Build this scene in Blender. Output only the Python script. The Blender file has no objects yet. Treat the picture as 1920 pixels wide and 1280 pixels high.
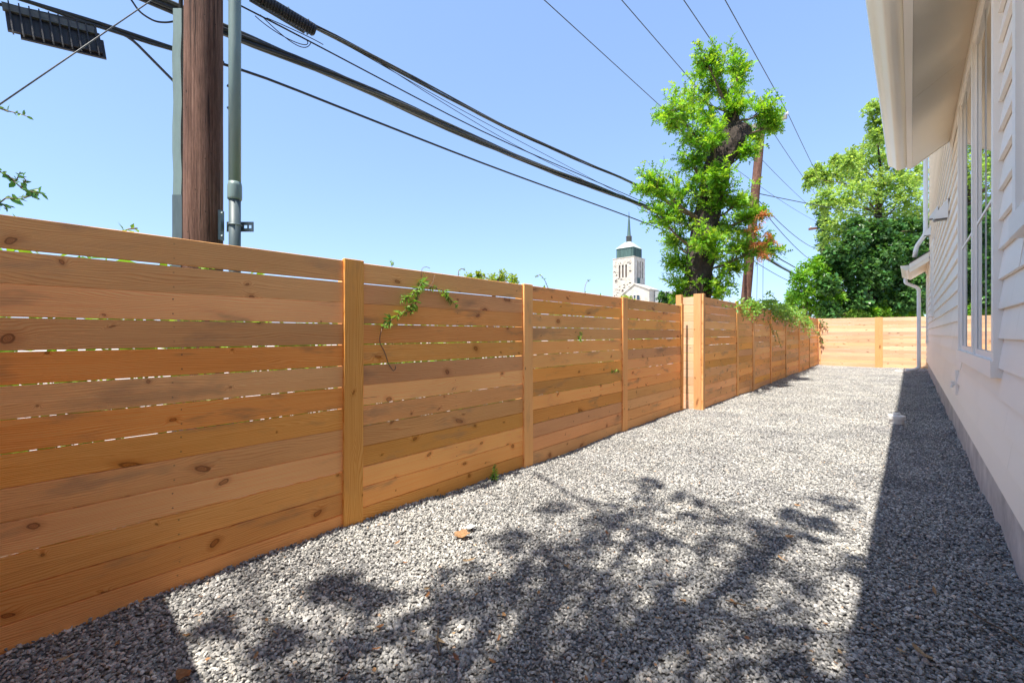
import bpy, bmesh, math, random
import numpy as np
from mathutils import Vector, Matrix

random.seed(7)
rng = np.random.default_rng(7)
R = math.radians
scene = bpy.context.scene
COL = scene.collection

# ---------------------------------------------------------------- camera
F, CX, HY, CAMH = 800.0, 960.0, 626.0, 1.333      # focal length in px of a 1920 px wide picture
YAW = math.atan(748.0 / F)
cam_d = bpy.data.cameras.new('camera')
cam = bpy.data.objects.new('camera', cam_d)
COL.objects.link(cam)
cam.location = (0, 0, CAMH)
cam.rotation_euler = (R(90), 0, YAW)
cam_d.sensor_fit = 'HORIZONTAL'
cam_d.sensor_width = 36
cam_d.lens = 36 * F / 1920
cam_d.shift_y = -14 / 1920
cam_d.clip_start = 0.02
cam_d.clip_end = 3000
scene.camera = cam

# ---------------------------------------------------------------- sky, sun, exposure
SUN_EL = R(64)
SUN_DX = 0.010                                     # drift of the sunlight towards +x
w = bpy.data.worlds.new('World'); scene.world = w; w.use_nodes = True
nt = w.node_tree; nt.nodes.clear()
sky = nt.nodes.new('ShaderNodeTexSky'); sky.sky_type = 'NISHITA'; sky.sun_disc = False
sky.sun_elevation = SUN_EL; sky.sun_rotation = math.pi
sky.air_density = 1.0; sky.dust_density = 0.5; sky.ozone_density = 2.0; sky.altitude = 150
bg = nt.nodes.new('ShaderNodeBackground'); bg.inputs['Strength'].default_value = 0.15
wo = nt.nodes.new('ShaderNodeOutputWorld')
wb = nt.nodes.new('ShaderNodeMix'); wb.data_type = 'RGBA'; wb.blend_type = 'MULTIPLY'; wb.inputs[0].default_value = 1.0
wb.inputs[7].default_value = (.57, .715, .96, 1)
gam = nt.nodes.new('ShaderNodeGamma'); gam.inputs[1].default_value = .5      # softer fall-off to the horizon, as the photograph's tone curve gives
nt.links.new(sky.outputs[0], gam.inputs[0]); nt.links.new(gam.outputs[0], wb.inputs[6]); nt.links.new(wb.outputs[2], bg.inputs[0]); nt.links.new(bg.outputs[0], wo.inputs[0])
sd = bpy.data.lights.new('sun', 'SUN'); sd.energy = 2.35; sd.angle = R(0.53); sd.color = (1.0, 0.945, 0.84)
sun = bpy.data.objects.new('sun', sd); COL.objects.link(sun)
SUNV = Vector((SUN_DX, math.cos(SUN_EL), -math.sin(SUN_EL))).normalized()
sun.rotation_euler = SUNV.to_track_quat('-Z', 'Y').to_euler()
scene.view_settings.view_transform = 'Standard'
scene.view_settings.look = 'None'
scene.view_settings.gamma = 1
scene.view_settings.use_curve_mapping = False
scene.view_settings.exposure = 2.05
scene.render.engine = 'CYCLES'
scene.cycles.max_bounces = 10
scene.cycles.diffuse_bounces = 7
scene.cycles.transparent_max_bounces = 8
scene.cycles.caustics_reflective = False
scene.cycles.caustics_refractive = False

# ---------------------------------------------------------------- measuring helpers (used to lay the place out)
SY, CY = math.sin(YAW), math.cos(YAW)
def ray(px, py):
    u, v = (px - CX) / F, (HY - py) / F
    return Vector((-SY + CY * u, CY + SY * u, v))
def P(px, py, d): return Vector((0, 0, CAMH)) + d * ray(px, py)
def onX(px, py, X):
    r = ray(px, py); return Vector((0, 0, CAMH)) + (X / r.x) * r
def onG(px, py, h=0.0):
    r = ray(px, py); return Vector((0, 0, CAMH)) + ((h - CAMH) / r.z) * r
def near_x(Y): return -2.78 - 0.026 * (Y - 1.3)
def far_x(Y): return -2.685 - 0.0172 * (Y - 7.7)
def on_line(px, a, b):                             # Y where the vertical through px meets X = a + b*Y
    r = ray(px, 0); t = a / (r.x - b * r.y); return t * r.y

# ---------------------------------------------------------------- node helpers
def new_mat(name):
    m = bpy.data.materials.new(name); m.use_nodes = True
    n = m.node_tree; n.nodes.clear()
    o = n.nodes.new('ShaderNodeOutputMaterial')
    b = n.nodes.new('ShaderNodeBsdfPrincipled')
    n.links.new(b.outputs[0], o.inputs[0])
    return m, n, b, o
class G:
    """tiny node graph writer"""
    def __init__(s, n): s.n = n
    def set(s, sock, v):
        if isinstance(v, bpy.types.NodeSocket): s.n.links.new(v, sock)
        elif isinstance(v, (tuple, list)) and sock.type == 'RGBA' and len(v) == 3: sock.default_value = (*v, 1)
        else: sock.default_value = v
    def math(s, op, a, b=0.0, c=0.0, clamp=False):
        k = s.n.nodes.new('ShaderNodeMath'); k.operation = op; k.use_clamp = clamp
        s.set(k.inputs[0], a); s.set(k.inputs[1], b); s.set(k.inputs[2], c); return k.outputs[0]
    def vmath(s, op, a, b=(0, 0, 0)):
        k = s.n.nodes.new('ShaderNodeVectorMath'); k.operation = op
        s.set(k.inputs[0], a); s.set(k.inputs[1], b); return k.outputs[0]
    def comb(s, x, y, z):
        k = s.n.nodes.new('ShaderNodeCombineXYZ')
        for i, v in enumerate((x, y, z)): s.set(k.inputs[i], v)
        return k.outputs[0]
    def sep(s, v):
        k = s.n.nodes.new('ShaderNodeSeparateXYZ'); s.set(k.inputs[0], v); return k.outputs
    def noise(s, vec, scale, detail=3, rough=0.55, dist=0.0):
        k = s.n.nodes.new('ShaderNodeTexNoise'); s.set(k.inputs['Vector'], vec)
        k.inputs['Scale'].default_value = scale; k.inputs['Detail'].default_value = detail
        k.inputs['Roughness'].default_value = rough; k.inputs['Distortion'].default_value = dist
        return k.outputs['Fac']
    def ramp(s, f, stops):
        k = s.n.nodes.new('ShaderNodeValToRGB'); s.set(k.inputs[0], f)
        e = k.color_ramp.elements
        while len(e) < len(stops): e.new(0.5)
        for el, (p, c) in zip(e, stops): el.position = p; el.color = (*c, 1) if len(c) == 3 else c
        return k.outputs[0]
    def smooth(s, x, a, b, lo=0.0, hi=1.0):
        k = s.n.nodes.new('ShaderNodeMapRange'); k.interpolation_type = 'SMOOTHSTEP'
        s.set(k.inputs[0], x)
        for i, v in zip((1, 2, 3, 4), (a, b, lo, hi)): k.inputs[i].default_value = v
        return k.outputs[0]
    def mix(s, f, a, b, mode='MIX'):
        k = s.n.nodes.new('ShaderNodeMix'); k.data_type = 'RGBA'; k.blend_type = mode
        s.set(k.inputs[0], f); s.set(k.inputs[6], a); s.set(k.inputs[7], b); return k.outputs[2]
    def hsv(s, c, h=0.5, sat=1.0, v=1.0):
        k = s.n.nodes.new('ShaderNodeHueSaturation'); s.set(k.inputs['Color'], c)
        s.set(k.inputs['Hue'], h); s.set(k.inputs['Saturation'], sat); s.set(k.inputs['Value'], v); return k.outputs[0]
    def bump(s, h, strength, dist):
        k = s.n.nodes.new('ShaderNodeBump'); k.inputs['Strength'].default_value = strength
        k.inputs['Distance'].default_value = dist; s.set(k.inputs['Height'], h); return k.outputs[0]
    def tex(s, which): return s.n.nodes.new('ShaderNodeTexCoord').outputs[which]
    def rnd(s): return s.n.nodes.new('ShaderNodeObjectInfo').outputs['Random']
    def island(s): return s.n.nodes.new('ShaderNodeNewGeometry').outputs['Random Per Island']
    def pos(s): return s.n.nodes.new('ShaderNodeNewGeometry').outputs['Position']

def mat_wood(name, light, mid, dark, vary=0.40, weather=0.50, axis=0, sat=1.0):
    """sawn softwood; the grain runs along the local axis"""
    m, n, b, o = new_mat(name); g = G(n)
    oc = g.sep(g.tex('Object')); r = g.rnd()
    x, z, y = (oc[0], oc[2], oc[1]) if axis == 0 else (oc[2], oc[0], oc[1])
    r2 = g.math('FRACT', g.math('MULTIPLY', r, 17.31)); r3 = g.math('FRACT', g.math('MULTIPLY', r, 57.7))
    r4 = g.math('FRACT', g.math('MULTIPLY', r, 131.3))
    xs = g.math('ADD', x, g.math('MULTIPLY', r, 43.0)); zs = g.math('ADD', z, g.math('MULTIPLY', r2, 9.0))
    # knots
    kv = g.comb(g.math('MULTIPLY', xs, 3.1), g.math('MULTIPLY', zs, 8.2), 0.0)
    kv = g.vmath('ADD', kv, g.comb(g.math('MULTIPLY', g.noise(g.comb(xs, zs, 0), 6, 1), .35), 0.0, 0.0))
    kv = g.vmath('ADD', kv, g.comb(0.0, g.math('MULTIPLY', g.noise(g.comb(xs, zs, 4), 30, 2), .12), 0.0))
    vo = n.nodes.new('ShaderNodeTexVoronoi'); vo.voronoi_dimensions = '2D'; vo.inputs['Scale'].default_value = 1
    g.set(vo.inputs['Vector'], kv); kc = g.sep(vo.outputs['Color'])
    of = g.sep(g.vmath('SUBTRACT', kv, vo.outputs['Position']))
    ox = g.math('MULTIPLY', of[0], g.math('MULTIPLY_ADD', kc[2], 2.0, 1.1))
    ox = g.math('ADD', ox, g.math('MULTIPLY', of[1], g.math('MULTIPLY_ADD', g.math('FRACT', g.math('MULTIPLY', kc[2], 7.7)), 1.6, -.8)))
    kd = g.math('SQRT', g.math('ADD', g.math('MULTIPLY', ox, ox), g.math('MULTIPLY', of[1], of[1])))
    on = g.smooth(kc[0], .58, .60); size = g.math('MULTIPLY_ADD', g.math('MULTIPLY', kc[1], g.math('MULTIPLY', kc[1], kc[1])), .13, .035)
    kn = g.math('DIVIDE', kd, size)
    knot = g.math('MULTIPLY', g.smooth(kn, 1.08, .92), on)
    rim = g.math('MULTIPLY', g.math('MULTIPLY', g.smooth(kn, 1.25, 1.0), g.smooth(kn, .62, .85)), on)
    halo = g.math('MULTIPLY', g.smooth(kn, 3.2, .9), on)
    # growth rings cut on the flat
    warp = g.noise(g.comb(g.math('MULTIPLY', xs, .9), g.math('MULTIPLY', zs, 5.0), r), 1.0, 2, .5)
    warp2 = g.noise(g.comb(g.math('MULTIPLY', xs, 5), g.math('MULTIPLY', zs, 22.0), r), 1.0, 2, .5)
    zc = g.math('ADD', z, g.math('MULTIPLY_ADD', r3, -.20, .035))
    rad = g.math('ADD', g.math('ABSOLUTE', zc), g.math('MULTIPLY', warp, .16))
    rad = g.math('ADD', rad, g.math('MULTIPLY', warp2, .012))
    rad = g.math('ADD', rad, g.math('MULTIPLY', g.smooth(kn, 5.0, .3), g.math('MULTIPLY', on, .018)))
    ph = g.math('FRACT', g.math('MULTIPLY', rad, 105.0))
    late = g.math('MULTIPLY', g.smooth(ph, .35, .93), g.smooth(ph, 1.0, .95))
    streak = g.noise(g.comb(g.math('MULTIPLY', xs, 2.2), g.math('MULTIPLY', zs, 160.0), r), 1.0, 3, .6)
    t = g.math('ADD', g.math('MULTIPLY', late, .46), g.math('MULTIPLY_ADD', streak, .75, -.12))
    c = g.ramp(t, [(.20, light), (.62, mid), (1.0, dark)])
    c = g.mix(g.math('MULTIPLY', halo, .55), c, dark)
    kcol = tuple(v * .42 for v in dark)
    ringk = g.math('FRACT', g.math('MULTIPLY', kn, 3.0))
    c = g.mix(g.math('MULTIPLY', knot, .8), c, g.mix(g.smooth(ringk, .3, .9), tuple(v * .62 for v in dark), tuple(v * .95 for v in dark)))
    c = g.mix(g.math('MULTIPLY', rim, .7), c, kcol)
    # board to board difference, blotches of weathering, checks
    c = g.hsv(c, g.math('MULTIPLY_ADD', r4, .012, .493), g.math('MULTIPLY_ADD', r2, .14 * sat, .92 * sat), g.math('MULTIPLY_ADD', r3, vary, 1 - vary * .5))
    blot = g.noise(g.comb(g.math('MULTIPLY', xs, 1.6), g.math('MULTIPLY', zs, 5.0), 3.0), 1.0, 4, .6)
    c = g.mix(g.math('MULTIPLY', g.smooth(blot, .53, .70), weather), c, g.mix(r4, (.20, .135, .09), (.42, .24, .13)))
    big = g.noise(g.comb(g.math('MULTIPLY', xs, .7), g.math('MULTIPLY', zs, 1.2), 8.0), 1.0, 2, .5)
    c = g.mix(1.0, c, g.ramp(big, [(.25, (.86, .84, .82)), (.75, (1.12, 1.12, 1.12))]), 'MULTIPLY')
    chk = g.noise(g.comb(g.math('MULTIPLY', xs, 1.3), g.math('MULTIPLY', zs, 34.0), 5.0), 1.0, 2, .5)
    check = g.smooth(chk, .755, .775)
    c = g.mix(g.math('MULTIPLY', check, .75), c, (.05, .022, .010))
    if axis == 0:      # two screws in each board at the middle rail
        gc = g.sep(g.tex('Generated'))
        sx = g.math('MULTIPLY', g.math('SUBTRACT', gc[0], g.math('MULTIPLY_ADD', r2, .022, .489)), 2.0)
        sz = g.math('MULTIPLY', g.math('SUBTRACT', g.math('ABSOLUTE', g.math('SUBTRACT', gc[2], .5)), .27), .135)
        sd_ = g.math('SQRT', g.math('ADD', g.math('MULTIPLY', sx, sx), g.math('MULTIPLY', sz, sz)))
        c = g.mix(g.math('MULTIPLY', g.smooth(sd_, .0052, .0028), g.math('MULTIPLY_ADD', r3, .5, .25)), c, (.07, .045, .03))
    g.set(b.inputs['Base Color'], c)
    b.inputs['Roughness'].default_value = .72
    b.inputs['Specular IOR Level'].default_value = .28
    hgt = g.math('ADD', g.math('MULTIPLY', streak, .8), g.math('MULTIPLY', late, -.35))
    hgt = g.math('SUBTRACT', hgt, g.math('MULTIPLY', check, 2.0))
    hgt = g.math('SUBTRACT', hgt, g.math('MULTIPLY', knot, .5))
    g.set(b.inputs['Normal'], g.bump(hgt, .55, .004))
    return m

def mat_paint(name, col, rough=.45, grain=True, dirt=.10, spec=.4):
    m, n, b, o = new_mat(name); g = G(n)
    p = g.pos(); r = g.rnd()
    q = g.noise(p, 1.7, 4, .6); f = g.noise(p, 40, 3, .6)
    c = g.mix(g.smooth(q, .45, .8), col, tuple(v * (1 - dirt) for v in col))
    c = g.hsv(c, .5, 1.0, g.math('MULTIPLY_ADD', r, .065, .955))
    g.set(b.inputs['Base Color'], c)
    g.set(b.inputs['Roughness'], g.math('MULTIPLY_ADD', f, .2, rough - .1) if grain else rough)
    b.inputs['Specular IOR Level'].default_value = spec
    if grain:
        s = g.sep(p)
        h = g.noise(g.comb(g.math('MULTIPLY', s[0], 3), g.math('MULTIPLY', s[1], 4), g.math('MULTIPLY', s[2], 120)), 1, 3, .6)
        g.set(b.inputs['Normal'], g.bump(h, .25, .0012))
    return m

def mat_plain(name, col, rough=.5, metal=0.0, scale=9.0, amount=.35, bump=.0, spec=.5, stretch=None):
    m, n, b, o = new_mat(name); g = G(n)
    p = g.tex('Object')
    if stretch: p = g.vmath('MULTIPLY', p, stretch)
    q = g.noise(p, scale, 5, .62)
    c = g.ramp(q, [(.25, tuple(v * (1 - amount) for v in col)), (.75, tuple(min(1, v * (1 + amount * .6)) for v in col))])
    g.set(b.inputs['Base Color'], c)
    b.inputs['Roughness'].default_value = rough; b.inputs['Metallic'].default_value = metal
    b.inputs['Specular IOR Level'].default_value = spec
    if bump: g.set(b.inputs['Normal'], g.bump(q, .6, bump))
    return m

def mat_leaf(name, cols, trans=.42, tcol=None, rough=.42, vary=.45):
    """leaf faces: each leaf its own tint, light passing through"""
    m, n, b, o = new_mat(name); g = G(n)
    i = g.island(); i2 = g.math('FRACT', g.math('MULTIPLY', i, 37.7))
    k = len(cols) - 1
    c = g.ramp(i, [(j / k, cc) for j, cc in enumerate(cols)])
    c = g.hsv(c, g.math('MULTIPLY_ADD', i2, .03, .485), 1.0, g.math('MULTIPLY_ADD', i2, vary, 1 - vary * .5))
    if 'fallen' in name: c = g.mix(1.0, g.ramp(g.rnd(), [(0, cols[0]), (.3, cols[1]), (.6, cols[2]), (1, cols[3])]), g.ramp(g.noise(g.tex('Object'), 90, 3, .6), [(.3, (.6, .55, .5)), (.7, (1.1, 1.1, 1.1))]), 'MULTIPLY')
    g.set(b.inputs['Base Color'], c); b.inputs['Roughness'].default_value = rough
    b.inputs['Specular IOR Level'].default_value = .35
    t = n.nodes.new('ShaderNodeBsdfTranslucent')
    g.set(t.inputs['Color'], g.mix(1.0, c, tcol or (1.5, 1.35, .55), 'MULTIPLY'))
    mx = n.nodes.new('ShaderNodeMixShader'); mx.inputs[0].default_value = trans
    n.links.new(b.outputs[0], mx.inputs[1]); n.links.new(t.outputs[0], mx.inputs[2]); n.links.new(mx.outputs[0], o.inputs[0])
    return m

M = {}
M['fence'] = mat_wood('cedar_fence_wood', (.98, .49, .160), (.89, .365, .098), (.62, .215, .050))  # shaded copy of the cedar, colour raised in place of fill light
M['trim'] = mat_wood('cedar_post_wood', (.96, .495, .17), (.86, .372, .108), (.62, .222, .056), axis=2, weather=.30)
M['fence2'] = mat_wood('sunlit_cedar_wood', (.78, .47, .25), (.70, .375, .165), (.48, .225, .09), weather=.10, vary=.34, sat=.86)  # sunlit copy of the same cedar, colour set for direct sun
M['trim2'] = mat_wood('sunlit_cedar_post_wood', (.78, .44, .20), (.67, .335, .13), (.46, .20, .07), axis=2, weather=.10)  # same post timber, coloured for the sunlit faces
def mat_pole():
    m, n, b, o = new_mat('creosote_pole_wood'); g = G(n); s = g.sep(g.tex('Object'))
    a = g.math('ARCTAN2', s[1], s[0])
    fib = g.noise(g.comb(g.math('MULTIPLY', a, 11), g.math('MULTIPLY', s[2], 1.3), 0), 1.0, 5, .65)
    fine = g.noise(g.comb(g.math('MULTIPLY', a, 30), g.math('MULTIPLY', s[2], 9), 2.0), 1.0, 4, .7)
    patch = g.noise(g.comb(g.math('MULTIPLY', a, 1.1), g.math('MULTIPLY', s[2], .9), 4.0), 1.0, 3, .6)
    crack = g.smooth(g.noise(g.comb(g.math('MULTIPLY', a, 7), g.math('MULTIPLY', s[2], .8), 9.0), 1.0, 3, .6), .60, .66)
    pit = g.smooth(g.noise(g.comb(g.math('MULTIPLY', a, 4), g.math('MULTIPLY', s[2], 22), 6.0), 1.0, 2, .5), .70, .76)
    t = g.math('ADD', g.math('MULTIPLY', fib, .55), g.math('MULTIPLY', fine, .45))
    c = g.ramp(t, [(.32, (.030, .014, .010)), (.5, (.150, .075, .052)), (.68, (.29, .165, .12))])
    c = g.mix(g.smooth(patch, .40, .65), c, g.mix(1.0, c, (.62, .56, .54), 'MULTIPLY'))
    c = g.mix(g.math('MAXIMUM', g.math('MULTIPLY', crack, .75), g.math('MULTIPLY', pit, .8)), c, (.018, .010, .008))
    g.set(b.inputs['Base Color'], c); b.inputs['Roughness'].default_value = .8; b.inputs['Specular IOR Level'].default_value = .25
    h = g.math('SUBTRACT', t, g.math('MAXIMUM', crack, pit)); g.set(b.inputs['Normal'], g.bump(h, .8, .012))
    return m
M['pole'] = mat_pole()
M['siding'] = mat_paint('painted_siding', (.945, .87, .775), dirt=.04)
M['white'] = mat_paint('white_trim_paint', (.93, .87, .79), dirt=.03, grain=False)
M['soffit'] = mat_paint('cream_soffit_paint', (.92, .83, .69), dirt=.04, grain=False)
M['gutter'] = mat_paint('gutter_enamel', (.87, .82, .72), rough=.28, dirt=.05, grain=False, spec=.5)
M['downspout'] = mat_paint('downspout_enamel', (.82, .83, .83), rough=.3, dirt=.05, grain=False, spec=.5)
M['concrete'] = mat_plain('foundation_concrete', (.64, .60, .56), .85, scale=4, amount=.34, bump=.004)
M['shingle'] = mat_plain('roof_shingle', (.09, .085, .08), .9, scale=30, amount=.5, bump=.01)
M['steel'] = mat_plain('galvanised_steel', (.16, .20, .21), .45, .35, scale=12, amount=.2)
M['conduit'] = mat_plain('grey_green_conduit', (.165, .225, .215), .42, scale=6, amount=.16, stretch=(3, 3, .6))
M['conduit_dark'] = mat_plain('dark_grey_conduit', (.075, .105, .115), .5, scale=6, amount=.25, stretch=(3, 3, .6))
M['rubber'] = mat_plain('black_cable_sheath', (.022, .024, .028), .45, scale=20, amount=.3)
M['cable'] = mat_plain('weathered_cable_sheath', (.075, .075, .070), .5, scale=40, amount=.5)
M['blackplastic'] = mat_plain('black_closure_plastic', (.016, .013, .017), .5, scale=90, amount=.6, bump=.003)
M['bark'] = mat_plain('dark_bark', (.052, .036, .028), .9, scale=9, amount=.7, bump=.05, stretch=(3, 3, 1))
M['twig'] = mat_plain('twig_bark', (.14, .095, .055), .8, scale=20, amount=.4)
M['vinestem'] = mat_plain('vine_stem', (.23, .13, .08), .7, scale=20, amount=.4)
M['pvc'] = mat_plain('white_pvc', (.78, .77, .74), .4, scale=8, amount=.06)
M['stone'] = mat_plain('pale_church_limestone', (.54, .49, .42), .9, scale=.9, amount=.34, bump=.05)
M['stone_dark'] = mat_plain('weathered_church_limestone', (.465, .415, .35), .9, scale=.9, amount=.3)
M['copper'] = mat_plain('copper_patina', (.065, .125, .115), .7, scale=1.2, amount=.5, stretch=(1, 1, .15))
M['copper_light'] = mat_plain('pale_copper_patina', (.42, .49, .46), .6, scale=.8, amount=.2)
M['slot'] = mat_plain('dark_louvre', (.10, .078, .068), .8, scale=2, amount=.3)
M['darkglass'] = mat_plain('dark_church_glass', (.05, .065, .09), .2, scale=.5, amount=.4)
M['muntin_dark'] = mat_plain('dark_muntin_shade', (.03, .03, .032), .4, scale=9, amount=.2)

def mat_glass():
    m, n, b, o = new_mat('coated_window_glass'); g = G(n)
    b.inputs['Base Color'].default_value = (.50, .54, .53, 1)      # low-e coated double glazing: mirror-like by day
    b.inputs['Roughness'].default_value = .012; b.inputs['Metallic'].default_value = .9
    b.inputs['IOR'].default_value = 1.6
    b.inputs['Coat Weight'].default_value = .9; b.inputs['Coat IOR'].default_value = 1.7; b.inputs['Coat Roughness'].default_value = .01
    return m
M['glass'] = mat_glass()

M['leaf_tree'] = mat_leaf('bright_oak_leaf', [(.085, .215, .018), (.15, .345, .024), (.23, .45, .034), (.36, .53, .06)], .52)
M['leaf_ivy'] = mat_leaf('dark_ivy_leaf', [(.035, .10, .030), (.065, .165, .042), (.115, .245, .06)], .30, rough=.33)
M['leaf_pale'] = mat_leaf('pale_elm_leaf', [(.19, .32, .08), (.28, .43, .115), (.38, .52, .16)], .54)
M['leaf_bush'] = mat_leaf('fresh_bush_leaf', [(.10, .25, .024), (.165, .37, .03), (.25, .46, .045)], .48)
M['leaf_vine'] = mat_leaf('creeper_leaf', [(.13, .28, .045), (.19, .36, .06), (.28, .42, .08)], .42)
M['leaf_yellow'] = mat_leaf('yellow_green_leaf', [(.20, .30, .04), (.32, .40, .05), (.16, .28, .05)], .50)
M['leaf_rust'] = mat_leaf('dead_rust_leaf', [(.45, .17, .05), (.58, .25, .09), (.36, .13, .04)], .30, tcol=(1.2, 1.0, .8), rough=.7)
M['leaf_dry'] = mat_leaf('dry_fallen_leaf', [(.30, .14, .055), (.42, .25, .12), (.24, .09, .04), (.48, .35, .2)], .10, tcol=(1, 1, 1), rough=.7)

def mat_gravel():
    m, n, b, o = new_mat('grey_gravel_stone'); g = G(n)
    r = g.rnd(); r2 = g.math('FRACT', g.math('MULTIPLY', r, 91.7))
    c = g.ramp(r, [(0, (.165, .163, .162)), (.35, (.275, .27, .262)), (.7, (.40, .39, .372)), (.93, (.55, .525, .485)), (.985, (.68, .65, .60)), (1.0, (.55, .37, .24))])
    f = g.noise(g.tex('Object'), 3.0, 3, .6)
    c = g.hsv(c, .5, 1.0, g.math('ADD', g.math('MULTIPLY', f, .5), g.math('MULTIPLY_ADD', r2, .25, .62)))
    dust = g.noise(g.pos(), 1.1, 4, .62)
    c = g.mix(1.0, c, g.ramp(dust, [(.3, (.78, .78, .80)), (.7, (1.12, 1.11, 1.08))]), 'MULTIPLY')
    g.set(b.inputs['Base Color'], c); b.inputs['Roughness'].default_value = .75; b.inputs['Specular IOR Level'].default_value = .35
    return m
M['gravel'] = mat_gravel()
M['gravel_bed'] = mat_plain('gravel_bed', (.16, .155, .15), .95, scale=60, amount=.6)

def mat_ground():
    # unseen ground made pale to bounce sun at the house, with dry grass patches
    m, n, b, o = new_mat('pale_bounce_ground'); g = G(n); p = g.pos()
    a = g.noise(p, .12, 5, .6); c = g.noise(p, 9, 5, .7)
    col = g.mix(c, (.40, .37, .32), (.52, .48, .42))
    col = g.mix(g.smooth(a, .60, .68), col, g.mix(c, (.10, .13, .04), (.20, .17, .08)))
    g.set(b.inputs['Base Color'], col); b.inputs['Roughness'].default_value = .95
    g.set(b.inputs['Normal'], g.bump(c, .6, .03))
    return m
M['ground'] = mat_ground()

# ---------------------------------------------------------------- mesh helpers
def link(name, me, parent=None, mat=None):
    o = bpy.data.objects.new(name, me); COL.objects.link(o)
    if mat is not None and me is not None and not me.materials: me.materials.append(M[mat] if isinstance(mat, str) else mat)
    if parent is not None: o.parent = parent
    return o
def tag(o, label=None, cat=None, group=None, kind=None):
    for k, v in (('label', label), ('category', cat), ('group', group), ('kind', kind)):
        if v: o[k] = v
    return o
def thing(name, label, cat, loc=(0, 0, 0), rz=0.0, group=None, kind=None):
    o = bpy.data.objects.new(name, None); COL.objects.link(o); o.location = loc; o.rotation_euler = (0, 0, rz)
    o.empty_display_size = .2
    return tag(o, label, cat, group, kind)
def place(name, me, parent, mat, loc):
    """child placed at a world point under a parent whose matrix is a plain translation"""
    o = link(name, me, parent, mat); o.location = Vector(loc) - parent.location; return o

class MB:
    def __init__(s): s.v = []; s.f = []
    def add(s, vs, fs):
        k = len(s.v); s.v += [tuple(v) for v in vs]; s.f += [tuple(i + k for i in f) for f in fs]; return s
    def box(s, a, b):
        (x0, y0, z0), (x1, y1, z1) = a, b
        return s.add([(x0, y0, z0), (x1, y0, z0), (x1, y1, z0), (x0, y1, z0), (x0, y0, z1), (x1, y0, z1), (x1, y1, z1), (x0, y1, z1)],
                     [(3, 2, 1, 0), (4, 5, 6, 7), (0, 1, 5, 4), (1, 2, 6, 5), (2, 3, 7, 6), (3, 0, 4, 7)])
    def prism(s, poly, axis, a, b):
        """poly: 2D loop in the other two axes, extruded along axis from a to b"""
        def pt(p, t):
            return (t, p[0], p[1]) if axis == 0 else (p[0], t, p[1]) if axis == 1 else (p[0], p[1], t)
        n = len(poly)
        return s.add([pt(p, a) for p in poly] + [pt(p, b) for p in poly],
                     [tuple(range(n))[::-1], tuple(range(n, 2 * n))] + [(i, (i + 1) % n, n + (i + 1) % n, n + i) for i in range(n)])
    def tube(s, pts, rad, n=8, caps=True, twist=None):
        pts = [Vector(p) for p in pts]
        if not hasattr(rad, '__len__'): rad = [rad] * len(pts)
        vs, fs = [], []; t0 = (pts[1] - pts[0]).normalized()
        up = Vector((0, 0, 1)) if abs(t0.z) < .9 else Vector((1, 0, 0))
        nx = t0.cross(up).normalized()
        for i, p in enumerate(pts):
            t = (pts[min(i + 1, len(pts) - 1)] - pts[max(i - 1, 0)]).normalized()
            nx = (nx - t * nx.dot(t)).normalized(); ny = t.cross(nx)
            for j in range(n):
                a = 2 * math.pi * j / n
                vs.append(p + (nx * math.cos(a) + ny * math.sin(a)) * rad[i])
        for i in range(len(pts) - 1):
            for j in range(n):
                k = (j + 1) % n; fs.append((i * n + j, i * n + k, (i + 1) * n + k, (i + 1) * n + j))
        if caps: fs += [tuple(range(n))[::-1], tuple((len(pts) - 1) * n + j for j in range(n))]
        return s.add(vs, fs)
    def lathe(s, prof, n=24, c=(0, 0, 0)):
        vs, fs = [], []
        for r, z in prof:
            for j in range(n):
                a = 2 * math.pi * j / n; vs.append((c[0] + r * math.cos(a), c[1] + r * math.sin(a), c[2] + z))
        for i in range(len(prof) - 1):
            for j in range(n):
                k = (j + 1) % n; fs.append((i * n + j, i * n + k, (i + 1) * n + k, (i + 1) * n + j))
        fs += [tuple(range(n))[::-1], tuple((len(prof) - 1) * n + j for j in range(n))]
        return s.add(vs, fs)
    def mesh(s, name, smooth=False, bevel=0.0):
        me = bpy.data.meshes.new(name); me.from_pydata(s.v, [], s.f)
        bm = bmesh.new(); bm.from_mesh(me); bmesh.ops.recalc_face_normals(bm, faces=bm.faces)
        if bevel: bmesh.ops.bevel(bm, geom=bm.edges[:], offset=bevel, segments=1, affect='EDGES', clamp_overlap=True)
        bm.to_mesh(me); bm.free()
        if smooth: me.polygons.foreach_set('use_smooth', [True] * len(me.polygons))
        me.update(); return me
    def build(s, name, mat, parent=None, smooth=False, bevel=0.0):
        me = s.mesh(name, smooth, bevel)
        return link(name, me, parent, mat)

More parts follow.
